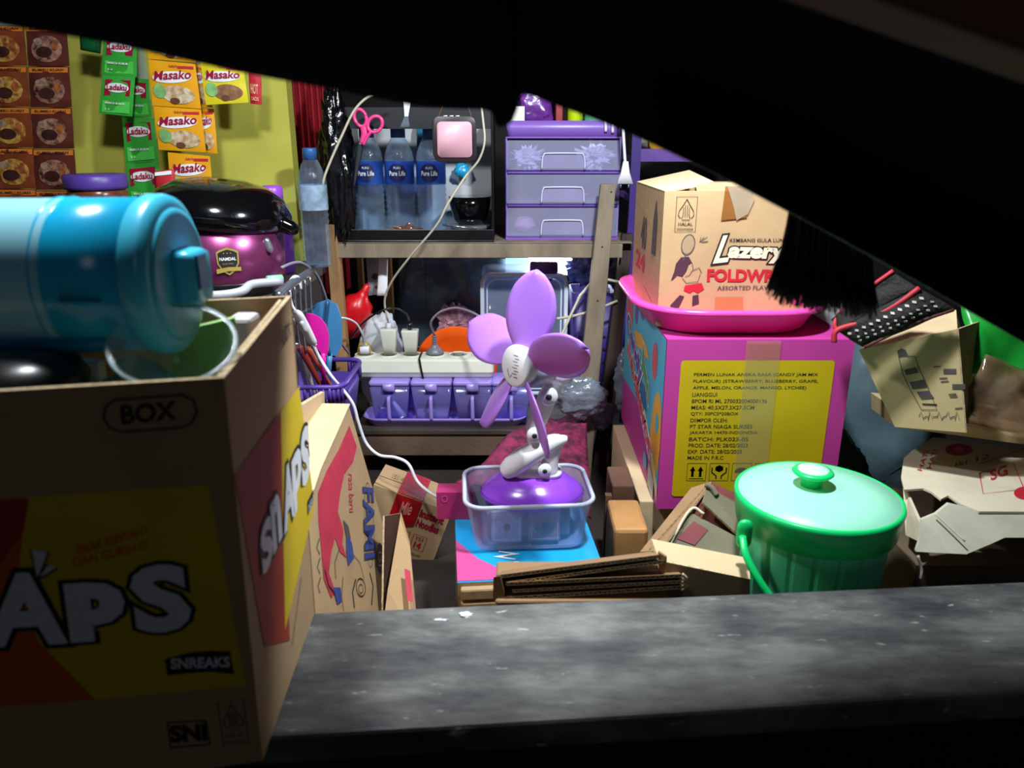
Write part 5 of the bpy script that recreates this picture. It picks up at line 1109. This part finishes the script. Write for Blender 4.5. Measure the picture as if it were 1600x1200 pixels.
# fruit side
tq = mat('turquoise print', '#4ab8d0', .5, var=.05); LQ = L_.q
def Lp(pts, m, l): mb.poly(L_, [LQ(*p) for p in pts], m, l)
mb.poly(L_, [(.004, .09), (.15, .10), (.26, .11), (.34, .085), (pd - .002, .035), (pd - .002, ph - .002), (.004, ph - .002)], tq, .0007)
mb.poly(L_, [(.12, .12), (.18, .15), (.26, .15), (.28, .115), (.2, .105)], mat('deep blue print', '#1f6f9c', .5), .0009)
oy = mat('orange fruit print', '#f2ac20', .5, var=.08)
mb.fan(L_, ell(.365, .105, .040, .075, 28, -.1), oy, .0010); mb.poly(L_, ell(.372, .13, .012, .016), tq, .0014)
mb.poly(L_, [(.25, .10), (.33, .065), (pd - .002, .012), (pd - .002, .038), (.33, .085), (.26, .115)], mat('cream swoosh', '#f0e8b0', .5), .0012)
mb.poly(L_, [LQ(*p) for p in [(992, 515), (1003, 522), (1011, 540), (1015, 562), (1008, 556), (1002, 545), (995, 540)]], oy, .0012)
mb.fan(L_, ell(.325, .217, .022, .030), mat('coral fruit print', '#e05a5a', .5, var=.1), .0012); mb.fan(L_, ell(.05, .235, .04, .03), MATS['coral fruit print'], .0012); mb.fan(L_, ell(.13, .25, .016, .02), mat('violet fruit print', '#7a4aa8', .5), .0012); mb.fan(L_, ell(.19, .262, .02, .010), MATS['violet fruit print'], .0012)
vio = MATS['violet fruit print']; lg = mat('leaf green print', '#4fb05c', .5)
mb.text(L_, 'Candy', (.03, .190), (.22, .130), (.03, .235), vio, .0014, .04, .0, white_i, .07, px=False); mb.text(L_, 'Jam', (.21, .172), (.295, .120), (.21, .222), lg, .0015, .04, 0, white_i, .07, px=False)
mb.text(L_, 'mixflavor', (.05, .155), (.35, .050), (.05, .190), MATS['coral fruit print'], .0018, .04, 0, white_i, .07, px=False)
mb.text(L_, 'aneka rasa', (.22, .09), (.33, .045), (.22, .105), white_i, .0012, .02, px=False); mb.fan(L_, ell(.29, .032, .018, .014), tq, .0012); mb.poly(L_, [(.325, .005), (.375, -.0), (.375, .032), (.325, .045)], white_i, .0014)
mb.build('box_body', pcx)
mb = MB(); mb.poly(F, [(.115, .003), (.165, .003), (.165, ph - .001), (.115, ph - .001)], mat('clear carton tape', '#e8e6c8', .08, var=0, alpha=.06, spec=1), .0022); mb.build('clear_tape', pcx, solid=.0002)
# support carton below it
sM = place((KX - .022, KY + .028, FZ), rz=R(0)); sf = frames(sM, .25, .34, .1535); mb = MB(sM); mb.box((0, 0, 0), (.25, .34, .1535), kraft2); mb.M = None
L_ = sf['L']; mb.stroke(L_, ell(.29, .085, .026, .038, 26), .0016, inkg, closed=True); mb.stroke(L_, ell(.29, .085, .018, .028, 26), .0010, inkg, closed=True); mb.text(L_, 'ISI', (.278, .07), (.302, .07), (.278, .09), inkg, .001, .02, px=False); mb.text(L_, '7', (.328, .05), (.334, .05), (.328, .07), ink, .001, px=False)
mb.build('plain_carton', label='plain kraft carton with an oval stamp under the candy carton', cat='carton', bevel=.002)
# taped small carton and brown pieces between container and candy carton
mb = MB(); a = at(925, 845, 1.03); mb.box((.150, 1.00, FZ), (.200, 1.10, at(950, 812, 1.03).z), mat('honey kraft card', '#c08a52', .6, var=.15, scale=20)); mb.build('honey_carton', label='small honey coloured carton right of the fan container', cat='carton', bevel=.006)
mb = MB(); mb.box((.160, 1.115, FZ), (.196, 1.19, at(950, 752, 1.13).z), mat('umber card', '#6c4a38', .8, var=.2)); mb.build('umber_carton', label='dark umber carton behind the honey coloured one', cat='carton', bevel=.003)
mb = MB(); mb.box((.148, 1.10, FZ), (.158, 1.112, at(950, 748, 1.1).z - .03), mat('umber card', '#6c4a38', .8)); mb.build('umber_strip', label='dark card strip beside the umber carton', cat='card')
# ================================================================== pink tray and gum carton
hp_ = mat('hot pink tray plastic', '#ff4fb0', .28, var=.02, trans=.1); trz = KZ + ph + .0005
tcx, tcy, tw_, td_ = .334, 1.245, .286, .325
mb = MB()
def tring(w_, d_, z, r0): return [(x + tcx, y + tcy, z) for x, y in rrect(-w_/2, -d_/2, w_/2, d_/2, r0, 10)]
mb.loft([tring(tw_ - .06, td_ - .06, trz, .07), tring(tw_ - .045, td_ - .045, trz + .004, .078), tring(tw_ - .018, td_ - .018, trz + .030, .09), tring(tw_ - .012, td_ - .012, trz + .034, .092), tring(tw_ + .008, td_ + .008, trz + .038, .10), tring(tw_ + .010, td_ + .010, trz + .034, .10), tring(tw_ + .013, td_ + .013, trz + .036, .10), tring(tw_ + .010, td_ + .010, trz + .042, .10), tring(tw_ - .020, td_ - .020, trz + .040, .09), tring(tw_ - .052, td_ - .052, trz + .008, .075), tring(tw_ - .07, td_ - .07, trz + .005, .07)], hp_)
mb.build('pink_tray', label='hot pink oval tray lying on the magenta candy carton', cat='tray')
mb = MB(); a = at(1250, 487, 1.11); mb.hexa([(a.x - .009, 1.112, trz + .0425), (a.x + .012, 1.112, trz + .0425), (a.x + .012, 1.125, trz + .0425), (a.x - .009, 1.125, trz + .0425)], [(a.x - .007, 1.112, at(1250, 461, 1.11).z), (a.x + .008, 1.112, at(1250, 461, 1.11).z + .002), (a.x + .008, 1.122, at(1250, 461, 1.11).z + .002), (a.x - .007, 1.122, at(1250, 461, 1.11).z)], hp_); mb.build('pink_clip', label='small pink upright clip on the right front of the pink tray', cat='clip', bevel=.002)
gM = place((.2195, 1.135, trz + .0062), rz=R(1)) @ Matrix.Rotation(R(0), 4, 'Y'); gw, gd, gh = .225, .235, .199
# carton body slightly narrower at the base
gum = thing('gum_carton', 'kraft candy carton with outlined lettering standing open in the pink tray', 'carton', gM.translation + Vector((gw/2, gd/2, 0)))
gf = frames(gM, gw, gd, gh); F = gf['F']; L_ = gf['L']; mb = MB(gM)
mb.box((0, 0, 0), (gw, .003, gh), kraft); mb.box((0, gd - .003, 0), (gw, gd, gh), kraft); mb.box((0, .003, 0), (.003, gd - .003, gh), kraft); mb.box((gw - .003, .003, 0), (gw, gd - .003, gh), kraft); mb.box((.003, .003, 0), (gw - .003, gd - .003, .003), kraft); mb.M = None
a = F.q(1054, 362); b = F.q(1090, 307); halal(mb, F, a[0], a[1], b[0], b[1], ink, .0009)
# badminton racket, shuttle and a plain playing child
mb.stroke(F, [F.q(*p) for p in ell(1075, 382, 10, 16, 24, .25)], .0013, inkg, closed=True); mb.fan(F, [F.q(*p) for p in ell(1075, 382, 9, 15, 24, .25)], mat('light grey ink', '#a58a6a', .7), .0006)
for s_ in (1095, 1100, 1105): mb.stroke(F, [F.q(1093, 378), F.q(s_, 370)], .0008, inkg)
mb.stroke(F, [F.q(1096, 378), F.q(1106, 377)], .0012, inkg)
mb.stroke(F, [F.q(1071, 398), F.q(1067, 408)], .0013, inkg)
hair = mat('maroon ink', '#4a2638', .7, var=.15)
mb.poly(F, [F.q(*p) for p in [(1056, 412), (1064, 402), (1076, 401), (1081, 410), (1076, 413), (1072, 424), (1066, 432), (1058, 430), (1052, 436), (1048, 438), (1053, 425)]], hair)
mb.stroke(F, [F.q(*p) for p in [(1081, 410), (1083, 420), (1077, 430), (1070, 432)]], .0009, inkg); mb.stroke(F, [F.q(*p) for p in [(1083, 422), (1092, 418), (1096, 426)]], .0009, inkg); mb.stroke(F, [F.q(*p) for p in [(1066, 434), (1072, 442), (1090, 440), (1094, 428)]], .0009, inkg)
mb.poly(F, [F.q(*p) for p in [(1070, 446), (1096, 442), (1100, 452), (1090, 458), (1083, 454), (1078, 458), (1068, 454)]], red_i)
mb.poly(F, [F.q(*p) for p in [(1062, 461), (1069, 463), (1060, 481), (1048, 482), (1047, 477)]], hair); mb.poly(F, [F.q(*p) for p in [(1082, 462), (1091, 460), (1092, 474), (1081, 478)]], hair)
mb.text(F, 'KEMBANG GULA LUNAK', (1140, 378), (1236, 378), (1140, 372.5), ink, .001, .01)
mb.text(F, 'L', (1113, 412), (1138, 409), (1120, 369), kraftp, .001, .02, .25, ink, .05)
mb.text(F, 'azery', (1136, 410), (1226, 412), (1138, 385), kraftp, .001, .05, .12, ink, .06)
mb.text(F, 'FOLDWRAP', (1104, 440), (1238, 441), (1105, 420), red_i, .001, .045); mb.text(F, 'ASSORTED FLAVOUR', (1120, 453), (1222, 452), (1121, 446.5), inkg, .001, .01)
mb.poly(F, [F.q(*p) for p in [(1117, 464), (1161, 464), (1161, 489), (1116, 489)]], mat('orange stain print', '#c87848', .7))
for k in range(4): mb.poly(F, [F.q(1156 + k * 5.5, 296), F.q(1159 + k * 5.5, 296), F.q(1159 + k * 5.5, 304 + 3 * (k % 2) + k * 1), F.q(1157 + k * 5.5, 304 + k)], ink)
mb.poly(L_, [(gd * .70, gh * .50), (gd * .84, gh * .50), (gd * .84, gh * .78), (gd * .78, gh * .92), (gd * .72, gh * .78)], inkg); mb.text(L_, '40', (gd * .3, gh * .48), (gd * .5, gh * .48), (gd * .3, gh * .75), inkg, .001, .02, px=False); mb.text(L_, '24', (gd * .14, gh * .30), (gd * .5, gh * .30), (gd * .14, gh * .45), redp, .001, .03, px=False)
mb.stroke(L_, [(gd * .5, 0), (gd * .5, gh * .2), (gd * .8, gh * .14), (gd * .8, 0)], .0012, inkg)
mb.build('box_body', gum)
mb = MB(gM); zf = gh
mb.slab([(0, gd, zf), (.0, .0, zf), (.075, .02, zf + .012), (.085, gd - .02, zf + .020)], .003, kraft2, flute, n=Vector((0, 0, 1))); mb.build('flap', gum, label='left top flap half closed')
mb = MB(gM); mb.slab([(0.1, gd, zf), (gw, gd, zf), (gw, gd - .05, zf - .03), (.1, gd - .05, zf - .03)], .003, kraft2, flute, n=Vector((0, 0, 1))); mb.build('flap', gum, label='rear top flap folded inward')
mb = MB(); mb.poly(F, [F.q(*p) for p in [(1133, 291), (1170, 291), (1166, 340), (1126, 344)]], tapeb, .0018); mb.poly(F, [F.q(*p) for p in [(1136, 291), (1176, 291), (1178, 312), (1168, 334), (1150, 344), (1146, 325)]], tapew, .0024); mb.build('tape', gum, solid=.0002)
# ================================================================== green ice bucket
GX, GY, GR = .392, .893, .105; gb = thing('ice_bucket', 'mint green lidded bucket with bright green rim behind the plank', 'bucket', (GX, GY, FZ))
gbo = mat('mint bucket plastic', '#5fe0a4', .4, var=.04, trans=.15); gri = mat('bright green plastic', '#12d873', .3, var=.03, trans=.1); gli = mat('pale mint lid plastic', '#a5f2d0', .4, var=.03, trans=.15)
LT = .806; mb = MB(place((GX, GY, 0)))
pr = [(.072, FZ + .0), (.076, FZ + .004), (.092, LT - .034), (.094, LT - .03)]
seg = 120; rings = []
for r_, z in pr: rings.append([((r_ - (.0022 if (j % 6 == 0) else 0)) * math.cos(2*math.pi*j/seg), (r_ - (.0022 if (j % 6 == 0) else 0)) * math.sin(2*math.pi*j/seg), z) for j in range(seg)])
mb.loft(rings, gbo, smooth=False); mb.build('bucket_body', gb)
mb = MB(place((GX, GY, 0))); mb.lathe([(.095, LT - .034), (.0985, LT - .033), (.1025, LT - .004), (.1035, LT + .002), (.1025, LT + .006), (.0995, LT + .0075), (.098, LT + .005)], gri, 72, cap0=True, cap1=False); lid_ = mb.build('lid_rim', gb)
mb = MB(place((GX, GY, 0))); mb.lathe([(.0985, LT + .004), (.098, LT + .0068), (.06, LT + .0085), (.001, LT + .0095)], gli, 72); mb.build('lid_top', gb)
mb = MB(place((GX - .002, GY + .018, 0))); mb.lathe([(.0135, LT + .008), (.0125, LT + .021), (.014, LT + .024), (.0235, LT + .0255), (.026, LT + .028), (.024, LT + .031), (.017, LT + .0318)], gri, 40, cap1=False); mb.lathe([(.0195, LT + .0300), (.0190, LT + .0325), (.001, LT + .0330)], mat('pale knob inlay', '#d0fae8', .7, spec=.2), 36); mb.build('knob', gb)
mb = MB(); a0 = R(218); hx = GX + .1 * math.cos(a0); hy = GY + .1 * math.sin(a0)
h1 = at(1160, 838, .835); mb.limb([h1 + Vector((.004, .006, .010)), h1 + Vector((.004, .006, -.010))], [.010, .010], gri, 12, .6); mb.build('handle_lug', gb)
mb = MB(); mb.tube([h1 + Vector((0, 0, 0)), at(1166, 868, .815), at(1185, 905, .80), at(1215, 945, .79), at(1260, 980, .785), at(1330, 975, .79)], .0048, gri, 8, flat=.6); mb.build('bail_handle', gb)
# ================================================================== folded corrugated sheets in front
def flutes(mb, a, b, up, th):
    """corrugated end edge: pale liners with a zigzag medium"""
    a = Vector(a); b = Vector(b); up = Vector(up).normalized(); d = (b - a); L0 = d.length; d.normalize(); out_ = d.cross(up).normalized()
    if out_.dot(CAM - a) < 0: out_ = -out_
    n_ = int(L0 / .0055); w_ = .0007
    A = [a + d * (L0 * i / n_) + up * (th * (.12 if i % 2 else .88)) for i in range(n_ + 1)]
    V = []; Fc = []
    for i, p in enumerate(A): V += [p - up * w_ + out_ * .0006, p + up * w_ + out_ * .0006]
    for i in range(n_): Fc.append((2*i, 2*i+2, 2*i+3, 2*i+1))
    mb.add(V, Fc, flute)
    for q0_, q1_ in ((0, .0011), (th - .0011, th)): mb.add([a + up * q0_ + out_ * .0005, b + up * q0_ + out_ * .0005, b + up * q1_ + out_ * .0005, a + up * q1_ + out_ * .0005], [(0, 1, 2, 3)], flute)
def sheet(mb, a, b, depth, th=.005, m=kraftd, up=(0, 0, 1), fl=True):
    a = Vector(a); b = Vector(b); depth = Vector(depth); up = Vector(up).normalized()
    mb.hexa([a, b, b + depth, a + depth], [a + up * .0009, b + up * .0009, b + depth + up * .0009, a + depth + up * .0009], m)
    mb.hexa([a + up * (th - .0009), b + up * (th - .0009), b + depth + up * (th - .0009), a + depth + up * (th - .0009)], [a + up * th, b + up * th, b + depth + up * th, a + depth + up * th], m)
    mb.hexa([a + up * .0009 + depth * .03, b + up * .0009 + depth * .03, b + depth + up * .0009, a + depth + up * .0009], [a + up * (th - .0009) + depth * .03, b + up * (th - .0009) + depth * .03, b + depth + up * (th - .0009), a + depth + up * (th - .0009)], flute_d)
    flutes(mb, a, b, up, th)
MB().box((-.02, .79, FZ), (.19, .88, .722), kraftd).build('support_carton', label='brown carton under the folded corrugated sheets', cat='carton', bevel=.003)
dp = Vector((.008, .070, -.036))
mb = MB(); Yq = .795
sheet(mb, at(786, 938, Yq), at(1068, 920, Yq), dp); sheet(mb, at(800, 926, Yq), at(1068, 911, Yq), dp, .0045); sheet(mb, at(792, 915, Yq), at(1064, 902, Yq), dp, .0045)
for z_ in range(3): 
    c = at(1066, 917 - z_ * 6, Yq); mb.tube([c + Vector((0, 0, -.004)), c + Vector((.005, 0, .001)), c + Vector((0, 0, .007))], .0016, flute, 6)
mb.hexa([at(1064, 924, Yq), at(1071, 920, Yq), at(1071, 920, Yq) + dp, at(1064, 924, Yq) + dp], [at(1060, 899, Yq), at(1070, 905, Yq), at(1070, 905, Yq) + dp, at(1060, 899, Yq) + dp], kraftd)
mb.build('folded_carton', label='flat folded corrugated carton lying lowest behind the plank', cat='carton')
mb = MB(); sheet(mb, at(775, 904, Yq + .004), at(1030, 872, Yq + .004), dp, .0045); sheet(mb, at(790, 914, Yq + .004), at(1038, 880, Yq + .004), dp, .0045)
mb.hexa([at(770, 938, Yq), at(790, 936, Yq), at(790, 936, Yq) + dp, at(770, 938, Yq) + dp], [at(771, 902, Yq), at(782, 900, Yq), at(782, 900, Yq) + dp, at(771, 902, Yq) + dp], kraftd)
mb.slab([at(1028, 862, Yq + .01), at(1040, 870, Yq + .004), at(1040, 895, Yq + .004), at(1030, 900, Yq + .01)], .003, kraftd)
mb.build('folded_carton', label='folded corrugated carton slanting on top of the lowest one', cat='carton')
# leaning sheets right of them
mb = MB()
mb.slab([at(1080, 762, 1.03), at(1112, 752, 1.03), at(1030, 860, .90), at(1000, 862, .90)], .004, kraftd, flute)
mb.slab([at(1112, 752, 1.03), at(1185, 790, 1.0), at(1190, 870, .96), at(1040, 868, .93)], .004, mat('maroon kraft', '#7a3e36', .85, var=.2), flute)
e0, e1_ = at(1106, 757, 1.028), at(1012, 862, .902); flutes(mb, e1_, e0, (.3, -.1, .95), .006); flutes(mb, e1_ + Vector((.018, 0, .0)), e0 + Vector((.014, 0, -.006)), (.3, -.1, .95), .006)
mb.build('leaning_carton', label='brown folded carton leaning with its top edge against the yellow label', cat='carton')
mb = MB(); gk = mat('grey green card', '#7f7860', .85, var=.15)
mb.slab([at(1104, 760, .99), at(1175, 800, .96), at(1180, 860, .93), at(1098, 785, .97)], .005, gk, flute)
mb.slab([at(1078, 800, .965), at(1172, 850, .935), at(1172, 885, .91), at(1036, 862, .92)], .005, gk, flute)
P_ = [at(1080, 796, .964), at(1110, 806, .96)]; mb.tube([at(1102, 757, .989), at(1112, 762, .986), at(1120, 774, .98)], .004, gk, 8); mb.tube([at(1040, 862, .918), at(1078, 797, .962), at(1100, 803, .958)], .0022, kraftp, 6)
mb.poly(Patch(at(1078, 800, .9645), at(1172, 850, .9345), at(1172, 885, .9095), at(1036, 862, .9195)), [(.05, .35), (.12, .85), (.36, .8), (.3, .3)], mat('faded rose print', '#8a4448', .8), .001)
mb.build('creased_sheet', label='creased grey green card sheets stacked against the mint bucket', cat='card')
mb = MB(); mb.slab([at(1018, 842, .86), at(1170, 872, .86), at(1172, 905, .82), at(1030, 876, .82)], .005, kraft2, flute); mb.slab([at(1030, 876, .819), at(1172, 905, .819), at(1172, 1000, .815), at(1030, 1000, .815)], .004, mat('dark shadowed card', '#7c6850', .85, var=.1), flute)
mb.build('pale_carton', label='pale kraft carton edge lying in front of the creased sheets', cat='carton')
# ================================================================== right side cartons
def facebox(name, label, front, depth, m, faces=None, bevel=.002):
    pass
rc = thing('bottle_carton', 'kraft carton with a bottle drawing tilted above the torn carton', 'carton', at(1450, 690, 1.05))
tl, tr, bl = at(1342, 547, 1.06), at(1496, 514, 1.0), at(1398, 667, 1.03)
br = onpl(1509, 676, tl, (tr - tl).cross(bl - tl))
nn = (tr - tl).cross(bl - tl).normalized(); nn = nn if nn.dot(CAM - tl) < 0 else -nn      # pointing away from the camera
dpv = Vector((.10, .16, .02)); s4 = [tl, tr, br, bl]; bk4 = [p + dpv for p in s4]; bk4[0] = at(1420, 505, 1.16); bk4[1] = at(1494, 484, 1.06)
rr_t, rr_b = at(1530, 505, 1.10), at(1640, 694, 1.06)
mb = MB(); mb.add(s4 + bk4, [(0, 3, 2, 1)], kraftg); mb.add(s4 + bk4, [(4, 5, 6, 7), (1, 2, 6, 5), (0, 4, 7, 3), (2, 3, 7, 6)], kraftg); mb.add(s4 + bk4, [(0, 1, 5, 4)], kraft2)
PF = Patch(*s4)
def Bq(*p): return [PF.q(*x) for x in p]
A_ = .8
mb.stroke(PF, Bq((1405, 560), (1403, 549), (1408, 545), (1414, 547), (1418, 555)), .012, inkg, .001, asp=1.2); mb.poly(PF, Bq((1404, 558), (1402, 548), (1409, 545), (1415, 550), (1416, 556)), inkg)
mb.stroke(PF, Bq((1405, 560), (1411, 585), (1422, 608), (1440, 640), (1464, 640), (1450, 605), (1434, 572), (1430, 557), (1416, 556)), .008, inkg, .001, asp=1.2)
mb.poly(PF, Bq((1413, 578), (1431, 574), (1435, 582), (1416, 586)), inkg); mb.poly(PF, Bq((1421, 597), (1443, 593), (1449, 605), (1426, 608)), inkg); mb.poly(PF, Bq((1432, 612), (1451, 610), (1460, 622), (1440, 624)), inkg)
mb.stroke(PF, Bq((1441, 631), (1464, 632)), .012, ink, .001, asp=1.2)
for (x, y) in ((1458, 573), (1468, 591), (1470, 596), (1482, 616), (1484, 620), (1492, 638)): mb.stroke(PF, Bq((x, y), (x + 12, y - 1)), .010, inkg, .001, asp=1.2)
for (x, y) in ((1474, 580), (1488, 604)): mb.poly(PF, Bq((x, y - 4), (x + 20, y - 4), (x + 20, y + 4), (x, y + 4)), inkg)

for k_ in range(9): mb.stroke(PF, Bq((1436 + k_ * 7, 650 + k_ % 3 * 3), (1439 + k_ * 7, 643 + k_ % 2 * 8), (1443 + k_ * 7, 655 - k_ % 2 * 5)), .008, inkg, .001, asp=1.2)
mb.build('box_body', rc)
mb = MB(); mb.slab([tr + Vector((.0015, 0, 0)), at(1532, 502, 1.08), at(1512, 640, 1.04), br + Vector((.0015, 0, 0))], .003, kraftg, flute); mb.build('side_flap', rc)
mb = MB(); mb.slab([at(1398, 640, 1.072), at(1700, 672, 1.072), at(1700, 708, 1.06), at(1399, 667, 1.072)], .08, kraftg); mb.build('lower_carton', label='kraft carton under the bottle carton reaching out of view at the right', cat='carton')
# green film pack and clear film
mb = MB(); P_ = Patch(at(1505, 470, 1.10), at(1640, 500, 1.10), at(1640, 610, 1.05), at(1512, 590, 1.05), .02, .02, 2); mb.grid(lambda u, v: P_.p(u, v), 16, 12, mat('green film pack', '#1f9a34', .25, var=.3, scale=15)); mb.build('green_pack', label='green film pack at the right edge behind the bottle carton', cat='pack', solid=.004)
mb = MB(); P_ = Patch(at(1538, 554, 1.03), at(1660, 598, 1.03), at(1660, 690, .98), at(1494, 660, 1.0), .012, .02, 8); mb.grid(lambda u, v: P_.p(u, v), 20, 14, mat('clear wrap film', '#a9967c', .1, var=.5, scale=14, alpha=.55, bump=.6, bscale=30, spec=1, col2='#6a4a30')); mb.build('clear_wrap', label='clear plastic wrap pack at the right edge on the kraft cartons', cat='wrap', solid=.001)
mb = MB(); P_ = Patch(at(1590, 545, 1.09), at(1660, 560, 1.09), at(1660, 640, 1.05), at(1588, 625, 1.05), .01); mb.grid(lambda u, v: P_.p(u, v), 6, 6, mat('rust orange film', '#a04a18', .3)); mb.build('orange_pack', label='rust orange pack at the right edge below the green pack', cat='pack', solid=.003)
# torn carton
tcn = thing('torn_carton', 'torn pale kraft carton with red oval prints at the right', 'carton', at(1500, 905, .95))
zt_ = .79
T1 = [at(1402, 760, .985), at(1409, 742, 1.03), at(1456, 682, 1.14), at(1660, 700, 1.14), at(1680, 800, .90)]
edge_f = [at(1440, 800, .905), at(1480, 790, .915), at(1530, 797, .905), at(1660, 798, .90)]
topf = Frame(at(1530, 797, .905), at(1660, 798, .90) - at(1530, 797, .905), at(1500, 690, 1.14) - at(1530, 797, .905))
def tq_(*p): return [topf.q(*x) for x in p]
tp = tq_((1413, 765), (1408, 745), (1412, 716), (1425, 704), (1458, 683), (1680, 712), (1700, 800), (1530, 799), (1500, 787), (1490, 780), (1482, 774), (1470, 780), (1455, 768), (1443, 763))
mb = MB(); V = [topf.p(a, b) for a, b in tp]; n_ = len(V); mb.add(V + [v - topf.n * .003 for v in V], [tuple(range(n_)), tuple(range(n_, 2*n_))[::-1]] + [(i, (i+1) % n_, n_+(i+1) % n_, n_+i) for i in range(n_)], kraftp)
mb.fan(topf, [topf.q(*p) for p in ell(1498, 703, 21, 9, 24)], redp); mb.fan(topf, [topf.q(*p) for p in ell(1498, 703, 8, 4, 24)], mat('pale rose print', '#d07868', .8), .0014)
mb.text(topf, 'HATI', (1440, 737), (1451, 706), (1433, 735), redp, .001); mb.text(topf, 'HATI', (1455, 733), (1465, 704), (1447, 732), redp, .001)
mb.stroke(topf, tq_((1530, 740), (1583, 724), (1600, 765), (1536, 772)), .0016, redp, closed=True); mb.text(topf, 'SG', (1548, 752), (1575, 742), (1546, 736), redp, .001, .02)
mb.fan(topf, [topf.q(*p) for p in ell(1602, 771, 18, 10, 24)], red_i); mb.text(topf, 'isi 12', (1492, 730), (1545, 717), (1493, 722), inkg, .001); mb.stroke(topf, tq_((1530, 726), (1600, 702)), .0012, inkg)
mb.build('top_panel', tcn)
mb = MB(); fl_ = [at(1440, 812, .90), at(1480, 786, .912), at(1530, 798, .904), at(1680, 801, .898), at(1680, 842, .862), at(1570, 842, .86), at(1550, 852, .858), at(1510, 866, .855), at(1431, 862, .868), at(1438, 840, .88)]
pa, pb_, pc2 = at(1440, 812, .90), at(1680, 801, .898), at(1510, 866, .865); fnn = (pb_ - pa).cross(pc2 - pa); fl_ = [onpl(x, y, pa, fnn) for x, y in ((1440, 812), (1462, 803), (1482, 787), (1530, 798), (1680, 801), (1680, 840), (1570, 840), (1548, 850), (1510, 866), (1431, 862), (1438, 840))]
n_ = len(fl_); dd = Vector((0, .004, 0)); mb.add(fl_ + [p + dd for p in fl_], [tuple(range(n_)), tuple(range(n_, 2*n_))[::-1]] + [(i, (i+1) % n_, n_+(i+1) % n_, n_+i) for i in range(n_)], mat('grey torn card', '#c8c2ac', .9, var=.12, scale=20, bump=.3, bscale=40))
mb.tube([at(1461, 803, .898), at(1480, 820, .886), at(1508, 846, .868)], .0012, kraftp, 6); mb.build('front_flap', tcn, label='torn front flap')
mb = MB(); sd = [at(1413, 765, .985), at(1440, 812, .905), at(1436, 838, .89), at(1416, 826, .93), at(1409, 790, .97)]; sd = [at(1411, 762, .99), at(1418, 775, .975), at(1437, 818, .905), at(1433, 845, .89), at(1415, 836, .93)]
n_ = len(sd); mb.add(sd + [p + Vector((.004, 0, 0)) for p in sd], [tuple(range(n_)), tuple(range(n_, 2*n_))[::-1]] + [(i, (i+1) % n_, n_+(i+1) % n_, n_+i) for i in range(n_)], kraftp); mb.build('corner_panel', tcn)
mb = MB(); dk = mat('brown lower card', '#6a5844', .9, var=.2); a = at(1436, 862, .885); mb.hexa([(a.x, .885, FZ), (1.25, .885, FZ), (1.25, 1.12, FZ), (a.x, 1.12, FZ)], [(a.x, .885, .712), (1.25, .885, .712), (1.25, 1.12, .712), (a.x, 1.12, .712)], dk); mb.build('lower_body', tcn)
mb = MB(); mb.tube([at(1434, 868, .87), at(1440, 890, .868), at(1438, 905, .866)], .002, kraftp, 6); mb.build('torn_strip', tcn)
# woven pouch
wv = mat('black woven cloth', '#17120f', .8, var=.4, scale=90, bump=.6, bscale=200); wr = mat('red piping cloth', '#b02430', .6, var=.2)
wp_ = thing('woven_pouch', 'black woven pouch with red piping and white diamond dots at the right', 'pouch', at(1330, 540, 1.02))
Pa = Patch(at(1394, 424, 1.02), at(1434, 450, 1.0), at(1312, 515, 1.03), at(1300, 500, 1.05), .004, .004, 1); mb = MB(); mb.grid(lambda u, v: Pa.p(u, v), 10, 14, wv); mb.build('back_panel', wp_, solid=.003)
Pb = Patch(at(1434, 450, .995), at(1492, 482, .985), at(1348, 542, 1.01), at(1308, 516, 1.02), .010, .004, 3); mb = MB(); mb.grid(lambda u, v: Pb.p(u, v), 12, 16, wv)
for i in range(11):
    v = .06 + i * .085
    for u, s_ in ((.28, 1), (.5, .7), (.66, .8)):
        vv = v + (.03 if u == .5 else 0); mb.poly(Pb, [(u - .06 * s_, vv), (u, vv - .022 * s_), (u + .06 * s_, vv), (u, vv + .022 * s_)], mat('grey white thread', '#b8b4aa', .8), .002)
mb.build('front_panel', wp_, solid=.003)
mb = MB(); mb.tube([at(1396, 423, 1.018), at(1350, 456, 1.03), at(1312, 490, 1.045), at(1304, 508, 1.04), at(1310, 517, 1.018)], .003, wr, 8)
mb.build('piping', wp_); mb = MB(); mb.tube([at(1437, 450, .994), at(1400, 476, 1.0), at(1350, 502, 1.01), at(1308, 516, 1.016), at(1303, 535, 1.015)], .004, wr, 8); mb.build('piping', wp_); mb = MB(); mb.tube([at(1490, 484, .984), at(1430, 505, .99), at(1350, 543, 1.005)], .0025, mat('brown piping cloth', '#4a1c18', .7), 8); mb.build('piping', wp_)
# white and slate bags behind
mb = MB(); c = at(1312, 487, 1.34); mb.blob((c.x, 1.38, c.z - .03), .05, .04, .05, mat('white plastic bag', '#f2f4f6', .4, bump=.3), .3, 7, 4, 22); mb.build('white_bag', label='white plastic bag glimpsed between the pink tray and the woven pouch', cat='bag')
sl_ = mat('slate film bag', '#5c7078', .35, var=.3, scale=10, bump=.5, bscale=20)
c = at(1372, 640, 1.30); mb = MB(); mb.blob((c.x + .03, 1.36, FZ + .21), .13, .12, .21, sl_, .1, 3, 5, 40); mb.build('slate_bag', label='slate grey bag between the candy carton and the bottle carton', cat='bag')
mb = MB(); c = at(1350, 715, 1.08); mb.blob((c.x + .0, 1.185, FZ + .12), .075, .045, .12, mat('deep teal bag', '#1d3a38', .4, var=.2, bump=.4), .15, 5, 8, 26); mb.build('teal_bag', label='deep teal bag behind the mint bucket', cat='bag')
